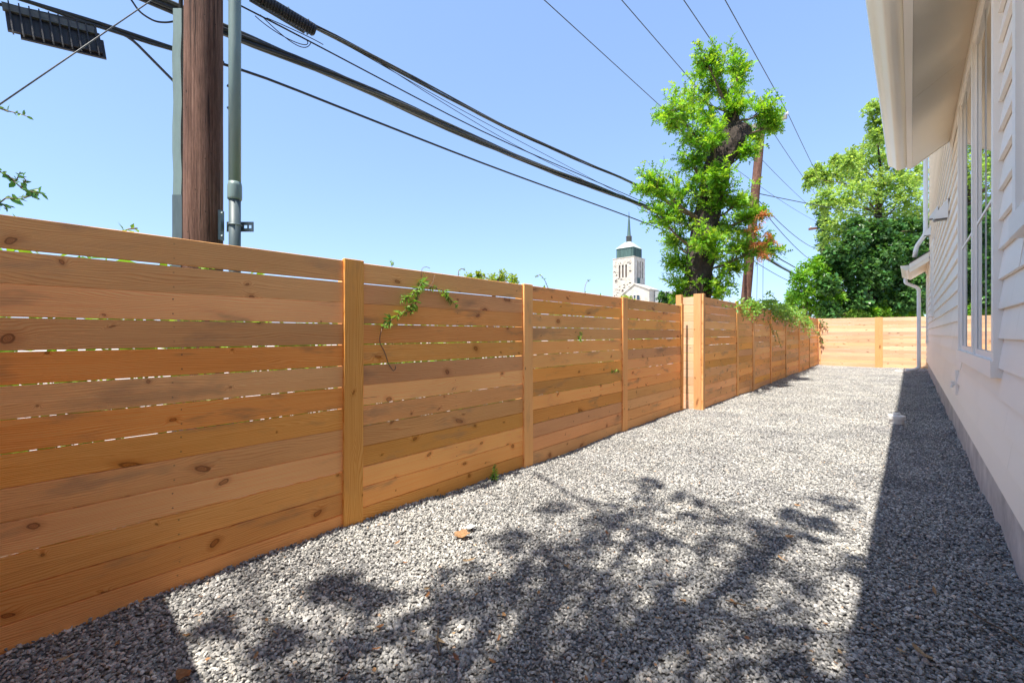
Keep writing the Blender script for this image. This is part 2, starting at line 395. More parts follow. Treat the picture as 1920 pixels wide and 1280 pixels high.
LEAF = {  # a along, b across, c out of plane; triangles
    'ovate': ([(0, 0, 0), (.25, .40, .07), (.60, .42, .07), (1, 0, -.04), (.60, -.42, .07), (.25, -.40, .07)], [(0, 3, 2), (0, 2, 1), (0, 4, 3), (0, 5, 4)]),
    'oval': ([(0, 0, 0), (.45, .5, .10), (1, 0, -.04), (.45, -.5, .10)], [(0, 2, 1), (0, 3, 2)]),
    'lobed': ([(0, 0, 0), (.32, 0, .02), (.62, 0, 0), (1, 0, -.06), (.30, .46, .10), (.68, .50, .08), (.92, .24, .0),
               (.30, -.46, .10), (.68, -.50, .08), (.92, -.24, .0)],
              [(0, 1, 4), (1, 2, 5), (2, 3, 6), (0, 7, 1), (1, 8, 2), (2, 9, 3)]),
    'palm': ([(0, 0, 0), (.5, .14, .05), (1, 0, -.06), (.5, -.14, .05), (.42, .30, .05), (.80, .48, -.04), (.30, .42, .04), (.25, .62, -.05), (.05, .40, 0),
              (.42, -.30, .05), (.80, -.48, -.04), (.30, -.42, .04), (.25, -.62, -.05), (.05, -.40, 0)],
             [(0, 2, 1), (0, 3, 2), (0, 5, 4), (0, 6, 5), (0, 7, 6), (0, 8, 7), (0, 9, 10), (0, 10, 11), (0, 11, 12), (0, 12, 13)]),
}
def unit(a): return a / np.maximum(np.linalg.norm(a, axis=1, keepdims=True), 1e-9)
def leaf_mesh(name, Pn, D, N, L, W, shape='oval'):
    Pn = np.asarray(Pn, float); D = unit(np.asarray(D, float)); N = np.asarray(N, float)
    B = unit(np.cross(N, D)); N = np.cross(D, B); n = len(Pn)
    tv, tf = LEAF[shape]; tv = np.array(tv); tf = np.array(tf); k = len(tv)
    L = np.broadcast_to(np.asarray(L, float), (n,)); W = np.broadcast_to(np.asarray(W, float), (n,))
    V = (Pn[:, None, :] + D[:, None, :] * (tv[None, :, 0, None] * L[:, None, None]) + B[:, None, :] * (tv[None, :, 1, None] * W[:, None, None])
         + N[:, None, :] * (tv[None, :, 2, None] * L[:, None, None])).reshape(-1, 3)
    Fi = (tf[None] + (np.arange(n) * k)[:, None, None]).reshape(-1)
    me = bpy.data.meshes.new(name)
    me.vertices.add(len(V)); me.vertices.foreach_set('co', V.astype(np.float32).ravel())
    nf = len(Fi) // 3
    me.loops.add(len(Fi)); me.loops.foreach_set('vertex_index', Fi.astype(np.int32))
    me.polygons.add(nf); me.polygons.foreach_set('loop_start', np.arange(0, nf * 3, 3, dtype=np.int32))
    me.update(calc_edges=True); me.validate()
    return me
class Leaves:
    def __init__(s): s.p, s.d, s.n, s.l = [], [], [], []
    def clump(s, c, rad, n, L, out=.6, droop=.25, up=.7, shell=.5):
        c = np.array(c); rad = np.broadcast_to(np.asarray(rad, float), (3,))
        q = unit(rng.normal(size=(n, 3))); rr = rng.random(n)[:, None] ** shell
        p = c + q * rr * rad
        d = q * out + rng.normal(size=(n, 3)) * .55 + np.array([0, 0, -droop])
        nn = rng.normal(size=(n, 3)) * .55 + np.array([0, 0, up]) + q * .25
        s.p.append(p); s.d.append(d); s.n.append(nn); s.l.append(L * (.65 + .6 * rng.random(n)))
        return s
    def shoot(s, a, b, n, L, start=.25, sag=.0, spread=.75, both=True):
        """leaves set along a twig from a to b; returns the twig's points"""
        a = np.array(a, float); b = np.array(b, float); ax = b - a; ln = np.linalg.norm(ax); ax = ax / max(ln, 1e-6)
        def pt(t): return a + (b - a) * t + np.array([0, 0, sag * ln]) * (4 * t * (1 - t))
        ts = start + (1 - start) * (np.arange(n) + rng.random(n) * .6) / n
        p = np.array([pt(t) for t in ts])
        side = np.cross(ax, [0, 0, 1.0]); side /= max(np.linalg.norm(side), 1e-6); top = np.cross(side, ax)
        ang = np.arange(n) * 2.4 + rng.random() * 6
        lat = np.cos(ang)[:, None] * side + np.sin(ang)[:, None] * top * .7
        d = ax * (1 - spread * .55) + lat * spread + rng.normal(size=(n, 3)) * .22
        nn = np.array([0, 0, .8]) + rng.normal(size=(n, 3)) * .45 + ax * .2
        s.p.append(p); s.d.append(d); s.n.append(nn); s.l.append(L * (.65 + .55 * rng.random(n)) * (1.12 - .35 * (ts - start)))
        return [pt(t) for t in (0, .35, .7, 1)]
    def build(s, name, mat, parent=None, wid=.5, shape='oval'):
        l = np.concatenate(s.l)
        me = leaf_mesh(name, np.concatenate(s.p), np.concatenate(s.d), np.concatenate(s.n), l, l * wid, shape)
        return link(name, me, parent, mat)

# ================================================================ GROUND
gm = MB(); gm.add([(-1200, -1200, -.07), (1200, -1200, -.07), (1200, 1200, -.07), (-1200, 1200, -.07)], [(0, 1, 2, 3)])
tag(gm.build('ground', 'ground'), 'unseen ground around the yard, made pale to bounce sunlight', kind='structure')

def gz(x, y):
    z = .010 * math.sin(x * 2.1 + y * .9) + .008 * math.sin(y * 1.7 - x * 1.3 + 1) + .005 * math.sin(x * 5.1 + y * 3.3)
    lx = (near_x(y) if y < 7.6 else far_x(y))
    z += .045 * math.exp(-max(0, x - lx) / .16) * (1 if y < 2.0 else .35)
    z += (.03 + .022 * math.sin(y * 3.1) + .014 * math.sin(y * 7.7 + 1) + .010 * math.sin(y * 15.0)) * math.exp(-max(0, .44 - x) / .10)
    z += .006 * math.sin(x * 9 + y * 5.3) * math.sin(y * 8.1 - x * 4)
    return z
ys = list(np.arange(-.5, 7.6, .1)) + [7.62, 7.72] + list(np.arange(7.8, 22.36, .18)) + [22.38]
NXG = 34; gv, gf = [], []
for j, y in enumerate(ys):
    lx = (near_x(y) if y < 7.7 else far_x(y)) + .004
    for i in range(NXG):
        x = lx + (.44 - lx) * i / (NXG - 1); gv.append((x, y, gz(x, y) - .012))
for j in range(len(ys) - 1):
    for i in range(NXG - 1):
        k = j * NXG + i; gf.append((k, k + 1, k + NXG + 1, k + NXG))
bed = MB(); bed.v, bed.f = gv, gf
bed_me = bed.mesh('gravel_bed', smooth=True)
tag(link('gravel_bed', bed_me, None, 'gravel_bed'), 'bed of the gravel side yard', kind='structure')

def gravel_nodes():
    t = bpy.data.node_groups.new('scatter_gravel', 'GeometryNodeTree')
    t.interface.new_socket('Geometry', in_out='INPUT', socket_type='NodeSocketGeometry')
    t.interface.new_socket('Geometry', in_out='OUTPUT', socket_type='NodeSocketGeometry')
    N = t.nodes.new; L = t.links.new
    gi, go = N('NodeGroupInput'), N('NodeGroupOutput')
    dp = N('GeometryNodeDistributePointsOnFaces'); dp.inputs['Density'].default_value = 7600; dp.inputs['Seed'].default_value = 3
    L(gi.outputs[0], dp.inputs['Mesh'])
    join = N('GeometryNodeJoinGeometry')
    for k in range(5):
        ico = N('GeometryNodeMeshIcoSphere'); ico.inputs['Radius'].default_value = 1; ico.inputs['Subdivisions'].default_value = 2 if k < 3 else 1
        sp = N('GeometryNodeSetPosition'); nz = N('ShaderNodeTexNoise'); nz.noise_dimensions = '4D'
        nz.inputs['W'].default_value = k * 7.3; nz.inputs['Scale'].default_value = .9; nz.inputs['Detail'].default_value = 1.0
        sub = N('ShaderNodeVectorMath'); sub.operation = 'SUBTRACT'; sub.inputs[1].default_value = (.5, .5, .5)
        mul = N('ShaderNodeVectorMath'); mul.operation = 'SCALE'; mul.inputs['Scale'].default_value = 1.3
        L(nz.outputs['Color'], sub.inputs[0]); L(sub.outputs[0], mul.inputs[0]); L(mul.outputs[0], sp.inputs['Offset'])
        L(ico.outputs['Mesh'], sp.inputs['Geometry'])
        sm = N('GeometryNodeSetMaterial'); sm.inputs['Material'].default_value = M['gravel']
        L(sp.outputs[0], sm.inputs['Geometry'])
        gi2 = N('GeometryNodeGeometryToInstance'); L(sm.outputs[0], gi2.inputs[0]); L(gi2.outputs[0], join.inputs[0])
    ip = N('GeometryNodeInstanceOnPoints'); ip.inputs['Pick Instance'].default_value = True
    L(dp.outputs['Points'], ip.inputs['Points']); L(join.outputs[0], ip.inputs['Instance'])
    rot = N('FunctionNodeRandomValue'); rot.data_type = 'FLOAT_VECTOR'
    rot.inputs[0].default_value = (-.75, -.75, 0); rot.inputs[1].default_value = (.75, .75, 6.283)
    scl = N('FunctionNodeRandomValue'); scl.data_type = 'FLOAT_VECTOR'; scl.inputs['Seed'].default_value = 9
    scl.inputs[0].default_value = (.0057, .0046, .0028); scl.inputs[1].default_value = (.0118, .0085, .0058)
    np_ = N('ShaderNodeTexNoise'); np_.inputs['Scale'].default_value = 1.6; np_.inputs['Detail'].default_value = 2
    mr = N('ShaderNodeMapRange'); L(np_.outputs['Fac'], mr.inputs[0])
    for k_, v_ in zip((1, 2, 3, 4), (.3, .7, .82, 1.22)): mr.inputs[k_].default_value = v_
    rv = N('FunctionNodeRandomValue'); rv.inputs['Seed'].default_value = 33; rv.inputs[2].default_value = 0; rv.inputs[3].default_value = 1
    pw = N('ShaderNodeMath'); pw.operation = 'POWER'; L(rv.outputs[1], pw.inputs[0]); pw.inputs[1].default_value = 9
    ad = N('ShaderNodeMath'); ad.operation = 'MULTIPLY_ADD'; L(pw.outputs[0], ad.inputs[0]); ad.inputs[1].default_value = .6; ad.inputs[2].default_value = .94
    mm = N('ShaderNodeMath'); mm.operation = 'MULTIPLY'; L(mr.outputs[0], mm.inputs[0]); L(ad.outputs[0], mm.inputs[1])
    vs_ = N('ShaderNodeVectorMath'); vs_.operation = 'SCALE'; L(scl.outputs[0], vs_.inputs[0]); L(mm.outputs[0], vs_.inputs['Scale'])
    L(vs_.outputs[0], ip.inputs['Scale'])
    e2r = N('FunctionNodeEulerToRotation'); L(rot.outputs[0], e2r.inputs[0]); L(e2r.outputs[0], ip.inputs['Rotation'])
    off = N('FunctionNodeRandomValue'); off.data_type = 'FLOAT_VECTOR'; off.inputs['Seed'].default_value = 21
    off.inputs[0].default_value = (0, 0, .000); off.inputs[1].default_value = (0, 0, .015)
    sp2 = N('GeometryNodeSetPosition'); L(dp.outputs['Points'], sp2.inputs['Geometry']); L(off.outputs[0], sp2.inputs['Offset'])
    L(sp2.outputs[0], ip.inputs['Points'])
    L(ip.outputs[0], go.inputs[0])
    return t
gr = link('gravel', bed_me.copy(), None, None); gr.data.materials.clear(); gr.data.materials.append(M['gravel'])
tag(gr, 'loose dark grey gravel covering the side yard', 'gravel', kind='stuff')
md = gr.modifiers.new('scatter', 'NODES'); md.node_group = gravel_nodes()

# ================================================================ FENCES
def board_mesh(L, wd=.1355, t=.019):
    return MB().box((0, -t, 0), (L, 0, wd)).mesh('board', bevel=.0025)
def panel(parent, a, b, n, pitch, mat, z0=.0, cache={}, wd=None, tilt=.0006, big_gap=None):
    """n boards stacked between the points a and b (their front face on the line a-b, seen from the right-hand side)"""
    a, b = Vector((*a, 0)), Vector((*b, 0)); L = (b - a).length - .004
    ang = math.atan2(b.y - a.y, b.x - a.x)
    wd = wd or pitch - .0042
    key = (round(L, 2), round(wd, 4), mat)
    if key not in cache:
        cache[key] = board_mesh(L, wd); cache[key].materials.append(M[mat])
    for i in range(n):
        o = link('board', cache[key], parent)
        dz = random.uniform(-.0012, .0012)
        if big_gap and i in big_gap: dz -= big_gap[i]
        o.location = Vector((a.x, a.y, z0 + i * pitch + dz)) - parent.location
        o.rotation_euler = (random.uniform(-.006, .006), random.uniform(-tilt, tilt), ang)
        
def upright(parent, name, p, ang, wd, th, z0, z1, mat, cache={}):
    """vertical timber, width wd along ang, standing out th to the right-hand side of it"""
    key = (round(wd, 3), round(th, 3), round(z1 - z0, 2), mat)
    if key not in cache:
        cache[key] = MB().box((-wd / 2, -th, 0), (wd / 2, 0, z1 - z0)).mesh(name, bevel=.003); cache[key].materials.append(M[mat])
    o = link(name, cache[key], parent)
    o.location = Vector((p[0], p[1], z0)) - parent.location
    o.rotation_euler = (random.uniform(-.003, .003), random.uniform(-.004, .004), ang)
    return o

# near run along the left side
nf = thing('wooden_fence', 'long brown horizontal board fence along the left, lower nearer run before the corner post', 'fence', (near_x(0), 0, 0))
PN = [-.52, 1.371, 3.235, 5.31, 7.47]
NANG = math.atan2(1, -.026)
for k in range(4):
    y0, y1 = PN[k], PN[k + 1]
    panel(nf, (near_x(y0), y0), (near_x(y1), y1), 13, .1408, 'fence', z0=-.004,
          big_gap={0: {11: .004}, 1: {11: .003, 7: .003}, 2: {}, 3: {}}[k], tilt=.0009 if k < 2 else .0006)
for k, y in enumerate(PN[:-1]):
    if k: upright(nf, 'post_trim', (near_x(y) + .001, y), NANG, .140, .036, -.05, 1.832 + (.004 if k == 1 else 0), 'trim')
    upright(nf, 'post', (near_x(y) - .022 - .089, y), NANG, .089, .089, -.05, 1.80, 'trim')
y = PN[4]
upright(nf, 'post_trim', (near_x(y) + .001, y - .02), NANG, .09, .036, -.05, 1.86, 'trim')

# taller run behind the corner, with its short return
ff = thing('wooden_fence', 'taller farther run of the brown board fence beyond the corner post', 'fence', (far_x(7.6), 7.6, 0))
FX0 = far_x(0); FB = -.0172
FY = [7.70] + [on_line(px, FX0, FB) for px in (1380.5, 1410.5, 1443.5, 1472, 1497, 1516.5)] + [22.36]
FANG = math.atan2(1, FB)
for k in range(len(FY) - 1):
    y0, y1 = FY[k], FY[k + 1]
    panel(ff, (far_x(y0), y0), (far_x(y1), y1), 14, .1425, 'fence', z0=-.004)
for k, y in enumerate(FY[1:-1]):
    upright(ff, 'post_trim', (far_x(y) + .001, y), FANG, .140, .036, -.05, 2.03 if k == 0 else 2.0, 'trim')
    upright(ff, 'post', (far_x(y) - .022 - .089, y), FANG, .089, .089, -.05, 1.97, 'trim')
# return panel facing the camera, and its corner timbers
panel(ff, (near_x(7.5) - .06, 7.70), (far_x(7.7) - .05, 7.70), 14, .1425, 'fence2', z0=-.004)
upright(ff, 'corner_post', (far_x(7.7) - .045, 7.698), 0, .125, .036, -.05, 2.035, 'trim2')
upright(ff, 'corner_post', (far_x(7.7) + .020, 7.70), FANG + math.pi * 0, .10, .034, -.05, 2.035, 'trim2').location.y += .012
upright(ff, 'corner_post', (near_x(7.5) - .10, 7.69), 0, .10, .09, -.05, 2.03, 'trim2')

# fence across the far end
bf = thing('wooden_fence', 'sunlit pale orange board fence closing the far end of the yard', 'fence', (-1.2, 22.4, 0))
bx0 = far_x(22.4); mid = onG(1648, 688).x
midx = (1648 - CX) / F
rr = ray(1648, 0); midx = rr.x * (22.4 / rr.y)
panel(bf, (bx0 + .04, 22.40), (midx, 22.40), 14, .1425, 'fence2', z0=-.004, tilt=.0008)
panel(bf, (midx, 22.40), (.47, 22.40), 14, .1425, 'fence2', z0=-.004, tilt=.0008)
upright(bf, 'post_trim', (midx, 22.399), 0, .24, .036, -.05, 2.0, 'trim2')
upright(bf, 'post_trim', (bx0 + .07, 22.399), 0, .10, .036, -.05, 2.0, 'trim2')
upright(bf, 'post', (midx, 22.53), 0, .089, .089, -.05, 1.97, 'trim2')

# fence behind the camera (its shadow falls on the gravel at the lower left)
gf_ = thing('wooden_fence', 'board fence crossing the yard behind the viewer, seen by its shadow', 'fence', (-1.2, -.54, 0))
panel(gf_, (.39, -.52), (near_x(-.5) + .0, -.52), 13, .1408, 'fence', z0=-.004)
upright(gf_, 'post', (-1.2, -.63), 0, .089, .089, -.05, 1.80, 'trim')

# ================================================================ HOUSE
WX = .40                                  # face of the siding
hs = thing('house', 'off-white lap-sided house along the right side of the yard', 'house', (2.0, 9.0, 0))
HO = hs.location
def hpart(name, mb, mat, parent=None, smooth=False, bevel=0.0):
    o = mb.build(name, mat, parent or hs, smooth, bevel)
    if parent is None: o.location = -HO
    return o
Y0H, YA, YB, YC = -3.0, 8.0, 17.6, 20.9
WZ0 = .42
windows = [  # y0, y1, z0, z1 of the casing's outer edge
    (3.86, 6.55, 1.08, 3.80), (1.55, 3.20, 1.81, 3.40), (14.0, 15.1, 1.76, 3.55), (18.7, 19.6, 1.05, 3.15)]
# foundation
hpart('foundation', MB().box((.435, Y0H, -.3), (4.2, YC, .44)), 'concrete')
core = MB().box((.425, Y0H, .43), (4.2, YA, 3.95)); core.box((.425, YA + .002, .43), (4.2, YB, 7.75)); core.box((.425, YB + .002, .43), (4.2, YC, 3.60))
wall = hpart('wall', core, 'siding')
EXP = .177
def planks(y0, y1, ztop):
    k = 0
    while WZ0 + k * EXP < ztop:
        z0 = WZ0 + k * EXP; z1 = min(z0 + EXP + .025, ztop + .02)
        segs = [(y0, y1)]
        for (a, b, c, d) in windows:
            if z1 > c + .01 and z0 < d - .01:
                nx = []
                for (p, q) in segs:
                    if b <= p or a >= q: nx.append((p, q)); continue
                    if a > p + .01: nx.append((p, a + .004))
                    if b < q - .01: nx.append((b - .004, q))
                    if z0 < c - .015: MB().prism([(WX - .014, z0), (WX + .002, z0), (WX + .012, c + .01), (WX + .004, c + .01)], 1, a + .006, b - .006).build('siding_plank', 'siding', wall)
                segs = nx
        out = []
        for (p, q) in segs:
            if q - p > 4.2:
                c = p + random.uniform(1.6, min(3.6, q - p - .6)); out += [(p, c - .001), (c + .001, min(q, c + 3.66))]
                while out[-1][1] < q - .3: out.append((out[-1][1] + .002, min(q, out[-1][1] + 3.66)))
                if out[-1][1] < q: out[-1] = (out[-1][0], q)
            else: out.append((p, q))
        for (p, q) in out:
            mb = MB().prism([(WX - .018, z0), (WX + .002, z0), (WX + .014, z1), (WX + .008, z1)], 1, p, q)
            mb.build('siding_plank', 'siding', wall)
        k += 1
planks(Y0H, YA, 3.84); planks(YA, YB, 7.6); planks(YB, YC, 3.52)

def window(y0, y1, z0, z1, sashes, cas=.09, muntin_z=None, vert=True, mids=None):
    w_ = MB().box((WX + .012, y0 + cas * .5, z0 + cas * .5), (WX + .022, y1 - cas * .5, z1 - cas * .5))
    wn = hpart('window', w_, 'white')
    c = MB(); fx = WX - .038
    c.box((fx, y0, z0), (WX + .012, y0 + cas, z1)); c.box((fx, y1 - cas, z0), (WX + .012, y1, z1))
    c.box((fx + .002, y0 + cas, z1 - cas), (WX + .012, y1 - cas, z1))
    c.build('casing', 'white', wn)
    MB().box((fx - .012, y0 + .002, z0 - .012), (WX + .011, y1 - .002, z0 + cas)).build('sill', 'white', wn)
    for i, (a, b) in enumerate(sashes):
        a0, b0, c0, d0 = a, b, z0 + cas, z1 - cas; t = .045; gx = WX - .006
        s = MB(); s.box((gx - .006, a0, c0), (WX + .011, a0 + t, d0)); s.box((gx - .006, b0 - t, c0), (WX + .011, b0, d0))
        s.box((gx - .013, a0 + t, c0), (WX + .0105, b0 - t, c0 + t)); s.box((gx - .013, a0 + t, d0 - t), (WX + .0105, b0 - t, d0))
        s.build('sash', 'white', wn)
        if i < len(sashes) - 1:
            MB().box((fx + .004, b0, c0), (WX + .0115, sashes[i + 1][0], d0)).build('mullion', 'white', wn)
        g_ = MB().box((gx - .001, a0 + t, c0 + t), (gx + .006, b0 - t, d0 - t))
        g_.build('pane', 'glass', wn)
        m_ = mids[i] if mids else (a0 + b0) / 2
        if vert:
            MB().box((gx - .0045, m_ - .022, c0 + t), (gx - .0012, m_ - .0205, d0 - t)).build('muntin', 'white', wn)
            MB().box((gx - .0035, m_ - .020, c0 + t), (gx - .0012, m_ + .014, d0 - t)).build('muntin', 'muntin_dark', wn)  # dark strip stands for the shaded side of the white bar
        if muntin_z:
            MB().box((gx - .0055, a0 + t, muntin_z - .011), (gx - .0014, b0 - t, muntin_z + .011)).build('muntin', 'white', wn)
    return wn
window(*windows[0], [(3.95, 5.12), (5.21, 6.46)], muntin_z=2.22, mids=[4.57, 6.02])
window(*windows[1], [(1.64, 3.11)], muntin_z=2.6)
window(*windows[2], [(14.09, 15.01)], muntin_z=2.7)
window(*windows[3], [(18.79, 19.51)], muntin_z=2.2)

# eaves --------------------------------------------------------
SL = .71
def eave(y0, y1, zf, xg, seams, ridge=3.6, rake=True):
    """roof over a wall: soffit follows the slope; zf = bottom of fascia, xg = outer edge of gutter"""
    rf = hpart('roof', MB().prism([(-.045, zf + .20), (ridge, zf + .20 + SL * (ridge + .045)), (ridge, zf + .16 + SL * (ridge + .045)), (-.045, zf + .16)], 1, y0, y1 + .03), 'shingle')
    ss = [y0] + seams + [y1]
    for a, b in zip(ss[:-1], ss[1:]):
        MB().prism([(.012, zf), (WX + .03, zf + SL * (WX + .018)), (WX + .03, zf + .012 + SL * (WX + .018)), (.012, zf + .012)], 1, a + .0018, b - .0018).build('soffit_panel', 'soffit', rf)
    MB().box((-.040, y0, zf - .012), (.011, y1 + .012, zf + .158)).build('fascia', 'white', rf)
    if rake:   # board closing the end of the eave
        MB().prism([(.0115, zf - .010), (WX + .02, zf - .010 + SL * (WX + .008)), (WX + .02, zf + .158 + SL * (WX + .008)), (.0115, zf + .158)], 1, y1, y1 + .02).build('rake_board', 'white', rf)
    MB().prism([(WX - .030, zf + SL * (WX - .048) - .10), (WX - .006, zf + SL * (WX - .048) - .10), (WX - .006, zf + SL * (WX - .018) - .001), (WX - .030, zf + SL * (WX - .048) - .001)], 1, y0, y1).build('frieze_board', 'white', rf) if rake else None
    gw = xg + .042
    # K-style profile, open at the top
    prof = [(-.042, zf + .150), (-.042, zf + .012), (-.042 + gw * .46, zf - .004), (-.042 + gw * .56, zf + .012), (-.042 + gw * .66, zf + .042),
            (-.042 + gw * .80, zf + .066), (-.042 + gw * .93, zf + .078), (xg + .004, zf + .105), (xg, zf + .128), (xg, zf + .150), (xg + .014, zf + .152)]
    gt = MB(); n = len(prof)
    m0 = y1 + .012
    for (ya, yb) in ((y0, m0),):
        vs = [(x, ya, z) for x, z in prof] + [(x, yb, z) for x, z in prof]
        gt.add(vs, [(i, i + 1, n + i + 1, n + i) for i in range(n - 1)])
    gto = gt.build('gutter', 'gutter', rf, smooth=True)
    MB().prism(prof[:-1], 1, m0, m0 + .004).build('gutter_end_cap', 'gutter', rf)
    if not rake or y0 > 15: MB().prism(prof[:-1], 1, y0 - .004, y0).build('gutter_end_cap', 'gutter', rf)
    return rf
eave(Y0H, YA, 3.61, -.240, [-1.63, .81, 3.25, 5.69])
eave(5.6, YB, 7.75, -.285, [8.0, 10.4, 12.8, 15.2], rake=False)  # unseen upper eave, run past its wall to cast an unbroken shadow
low = eave(YB + .02, YC - .3, 3.26, -.235, [], rake=True)
# near end of the low roof: sloping white rake board with its boxed end
zf = 3.26
MB().prism([(-.0395, zf + .012), (WX + .01, zf + .012 + SL * (WX + .05)), (WX + .01, zf + .165 + SL * (WX + .05)), (-.0395, zf + .165)], 1, YB - .30, YB - .27).build('rake_board', 'white', low)
MB().prism([(-.0395, zf + .155), (WX + .01, zf + .155 + SL * (WX + .05)), (WX + .01, zf + .185 + SL * (WX + .05)), (-.0395, zf + .185)], 1, YB - .32, YB + .02).build('shingle_edge', 'shingle', low)
MB().prism([(-.038, zf - .11), (WX - .016, zf - .11 + SL * (WX + .02)), (WX - .016, zf + .011 + SL * (WX + .02)), (-.038, zf + .011)], 1, YB - .29, YB + .018).build('boxed_end', 'soffit', low)

# downspouts
def downspout(pts, wd=.105, dp=.075):
    mb = MB().tube(pts, .055, 10)
    return hpart('downspout', mb, 'downspout', smooth=True)
def bendy(p):
    """round the corners of a polyline"""
    p = [Vector(q) for q in p]; out = [p[0]]
    for i in range(1, len(p) - 1):
        a, b, c = p[i - 1], p[i], p[i + 1]; r = min(.10, (a - b).length * .45, (c - b).length * .45)
        q0 = b + (a - b).normalized() * r; q1 = b + (c - b).normalized() * r
        for t in (0, .25, .5, .75, 1): out.append(q0 * (1 - t) ** 2 + b * 2 * t * (1 - t) + q1 * t * t)
    return out + [p[-1]]
downspout(bendy([(.31, YB - .45, 7.9), (.31, YB - .45, 4.22), (.12, YB - .22, 3.92), (.08, YB - .12, 3.62)]))
ds = downspout(bendy([(-.14, YC - .5, 3.28), (-.14, YC - .5, 3.12), (.20, YC - .5, 2.92), (.20, YC - .5, 1.8), (.20, YC - .5, .15), (.06, YC - .62, .085), (-.14, YC - .70, .075)]))
MB().box((.18, YC - .56, 1.55), (.395, YC - .44, 1.58)).build('strap', 'downspout', ds)
# hooded vents on the tall wall
def hood(y, z, s):
    d, h, wd = .15 * s, .25 * s, .24 * s
    v = hpart('vent_hood', MB().add(
        [(WX - .014, y - wd / 2, z + h), (WX - .014, y + wd / 2, z + h), (WX - .014 - d, y + wd / 2, z), (WX - .014 - d, y - wd / 2, z), (WX - .014, y - wd / 2, z), (WX - .014, y + wd / 2, z),
         (WX - .014 - d, y + wd / 2, z - .035 * s), (WX - .014 - d, y - wd / 2, z - .035 * s), (WX - .014, y - wd / 2, z - .035 * s), (WX - .014, y + wd / 2, z - .035 * s)],
        [(0, 1, 2, 3), (0, 3, 4), (1, 5, 2), (3, 2, 6, 7), (3, 7, 8, 4), (2, 5, 9, 6), (0, 4, 5, 1)]), 'downspout')
    MB().box((WX - .014 - d * .85, y - wd * .42, z - .02), (WX - .02, y + wd * .42, z - .012)).build('damper', 'muntin_dark', v)
hood(8.75, 3.02, 1.0); hood(11.8, 3.62, .85); hood(16.0, 4.0, .9)
# hose tap block
hb = hpart('hose_tap_block', MB().box((WX - .030, 7.0, .64), (WX - .002, 7.10, .92)), 'white', bevel=.004)
MB().tube([(WX - .029, 7.05, .76), (WX - .050, 7.05, .755), (WX - .058, 7.05, .72)], .013, 8).build('spout', 'pvc', hb)
MB().tube([(WX - .050, 7.05, .775), (WX - .050, 7.05, .79)], [.016, .018], 10).build('tap_wheel', 'pvc', hb)
MB().tube([(WX - .050, 7.05, .755), (WX - .050, 7.05, .775)], .008, 8).build('tap_stem', 'pvc', hb)
# splash block
sb = MB().box((-.42, YC - .95, 0), (.0, YC - .45, .03)).box((-.42, YC - .95, .0305), (.0, YC - .91, .055)).box((-.42, YC - .49, .0305), (.0, YC - .45, .055))
tag(sb.build('splash_block', 'concrete'), 'flat concrete splash block on the gravel under the far downspout', 'splash block')

# white clean-out cap standing in the gravel
cp = onG(1681, 797); cp.z = gz(cp.x, cp.y) + .01
ct = thing('drain_cap', 'round white plastic drain cap sticking up out of the gravel', 'drain cap', cp)
MB().lathe([(.084, 0), (.084, .075), (.080, .080)], 20).build('pipe_collar', 'pvc', ct, smooth=False)
MB().lathe([(.100, .062), (.102, .066), (.102, .112), (.094, .120), (.05, .124)], 20).build('cap', 'pvc', ct)
MB().lathe([(.046, .1235), (.046, .150), (.040, .156)], 8).build('wrench_lug', 'pvc', ct)

# ================================================================ UTILITY POLES
def log_pole(mb, base, top, r0, r1, n=26, rings=22):
    base, top = Vector(base), Vector(top); vs, fs = [], []
    for i in range(rings + 1):
        t = i / rings; c = base.lerp(top, t); r = r0 + (r1 - r0) * t
        for j in range(n):
            a = 2 * math.pi * j / n
            rr = r * (1 + .018 * math.sin(3 * a + t * 4) + .012 * math.sin(7 * a + t * 9 + 1) + random.uniform(-.008, .008))
            vs.append((c.x + rr * math.cos(a), c.y + rr * math.sin(a), c.z))
    for i in range(rings):
        for j in range(n):
            k = (j + 1) % n; fs.append((i * n + j, i * n + k, (i + 1) * n + k, (i + 1) * n + j))
    fs.append(tuple(rings * n + j for j in range(n)))
    return mb.add(vs, fs)
PD = 3.75
p1 = P(382, 626, PD); p1.z = 0
up = thing('utility_pole', 'thick dark brown wooden utility pole with grey-green conduits behind the near fence', 'utility pole', p1)
log_pole(MB(), (0, 0, -.1), (0, 0, 10.4), .150, .130).build('pole_shaft', 'pole', up, smooth=True)
rgt = Vector((CY, SY, 0)); fwd = Vector((-SY, CY, 0))
def pxm(dx): return dx / F * PD
# U-guard on the left of the pole (channel section), lower wider sleeve
def channel(z0, z1, wd, dep, mat, name, off):
    c = rgt * off; mb = MB()
    prof = [(-wd / 2, dep), (-wd / 2, .0), (-wd * .36, -dep * .55), (wd * .36, -dep * .55), (wd / 2, .0), (wd / 2, dep)]
    pr = [(c + rgt * a + fwd * b) for a, b in prof]; n = len(pr)
    zs = [z0 + (z1 - z0) * k / 8 for k in range(9)]; vs = []
    for k, z in enumerate(zs):
        wob = .006 * math.sin(k * 1.9)
        vs += [(q.x + rgt.x * wob, q.y + rgt.y * wob, z) for q in pr]
    fs = [(k * n + i, k * n + i + 1, (k + 1) * n + i + 1, (k + 1) * n + i) for k in range(8) for i in range(n - 1)]
    fs.append(tuple(8 * n + i for i in range(n))); mb.add(vs, fs)
    return mb.build(name, mat, up)
ug = pxm(338 - 382)
zz = lambda py, d=PD: CAMH + (HY - py) / F * d
channel(zz(372), zz(22), pxm(22), .07, 'conduit', 'cable_guard', ug)
channel(-.05, zz(368), pxm(25), .075, 'conduit_dark', 'cable_guard', ug)
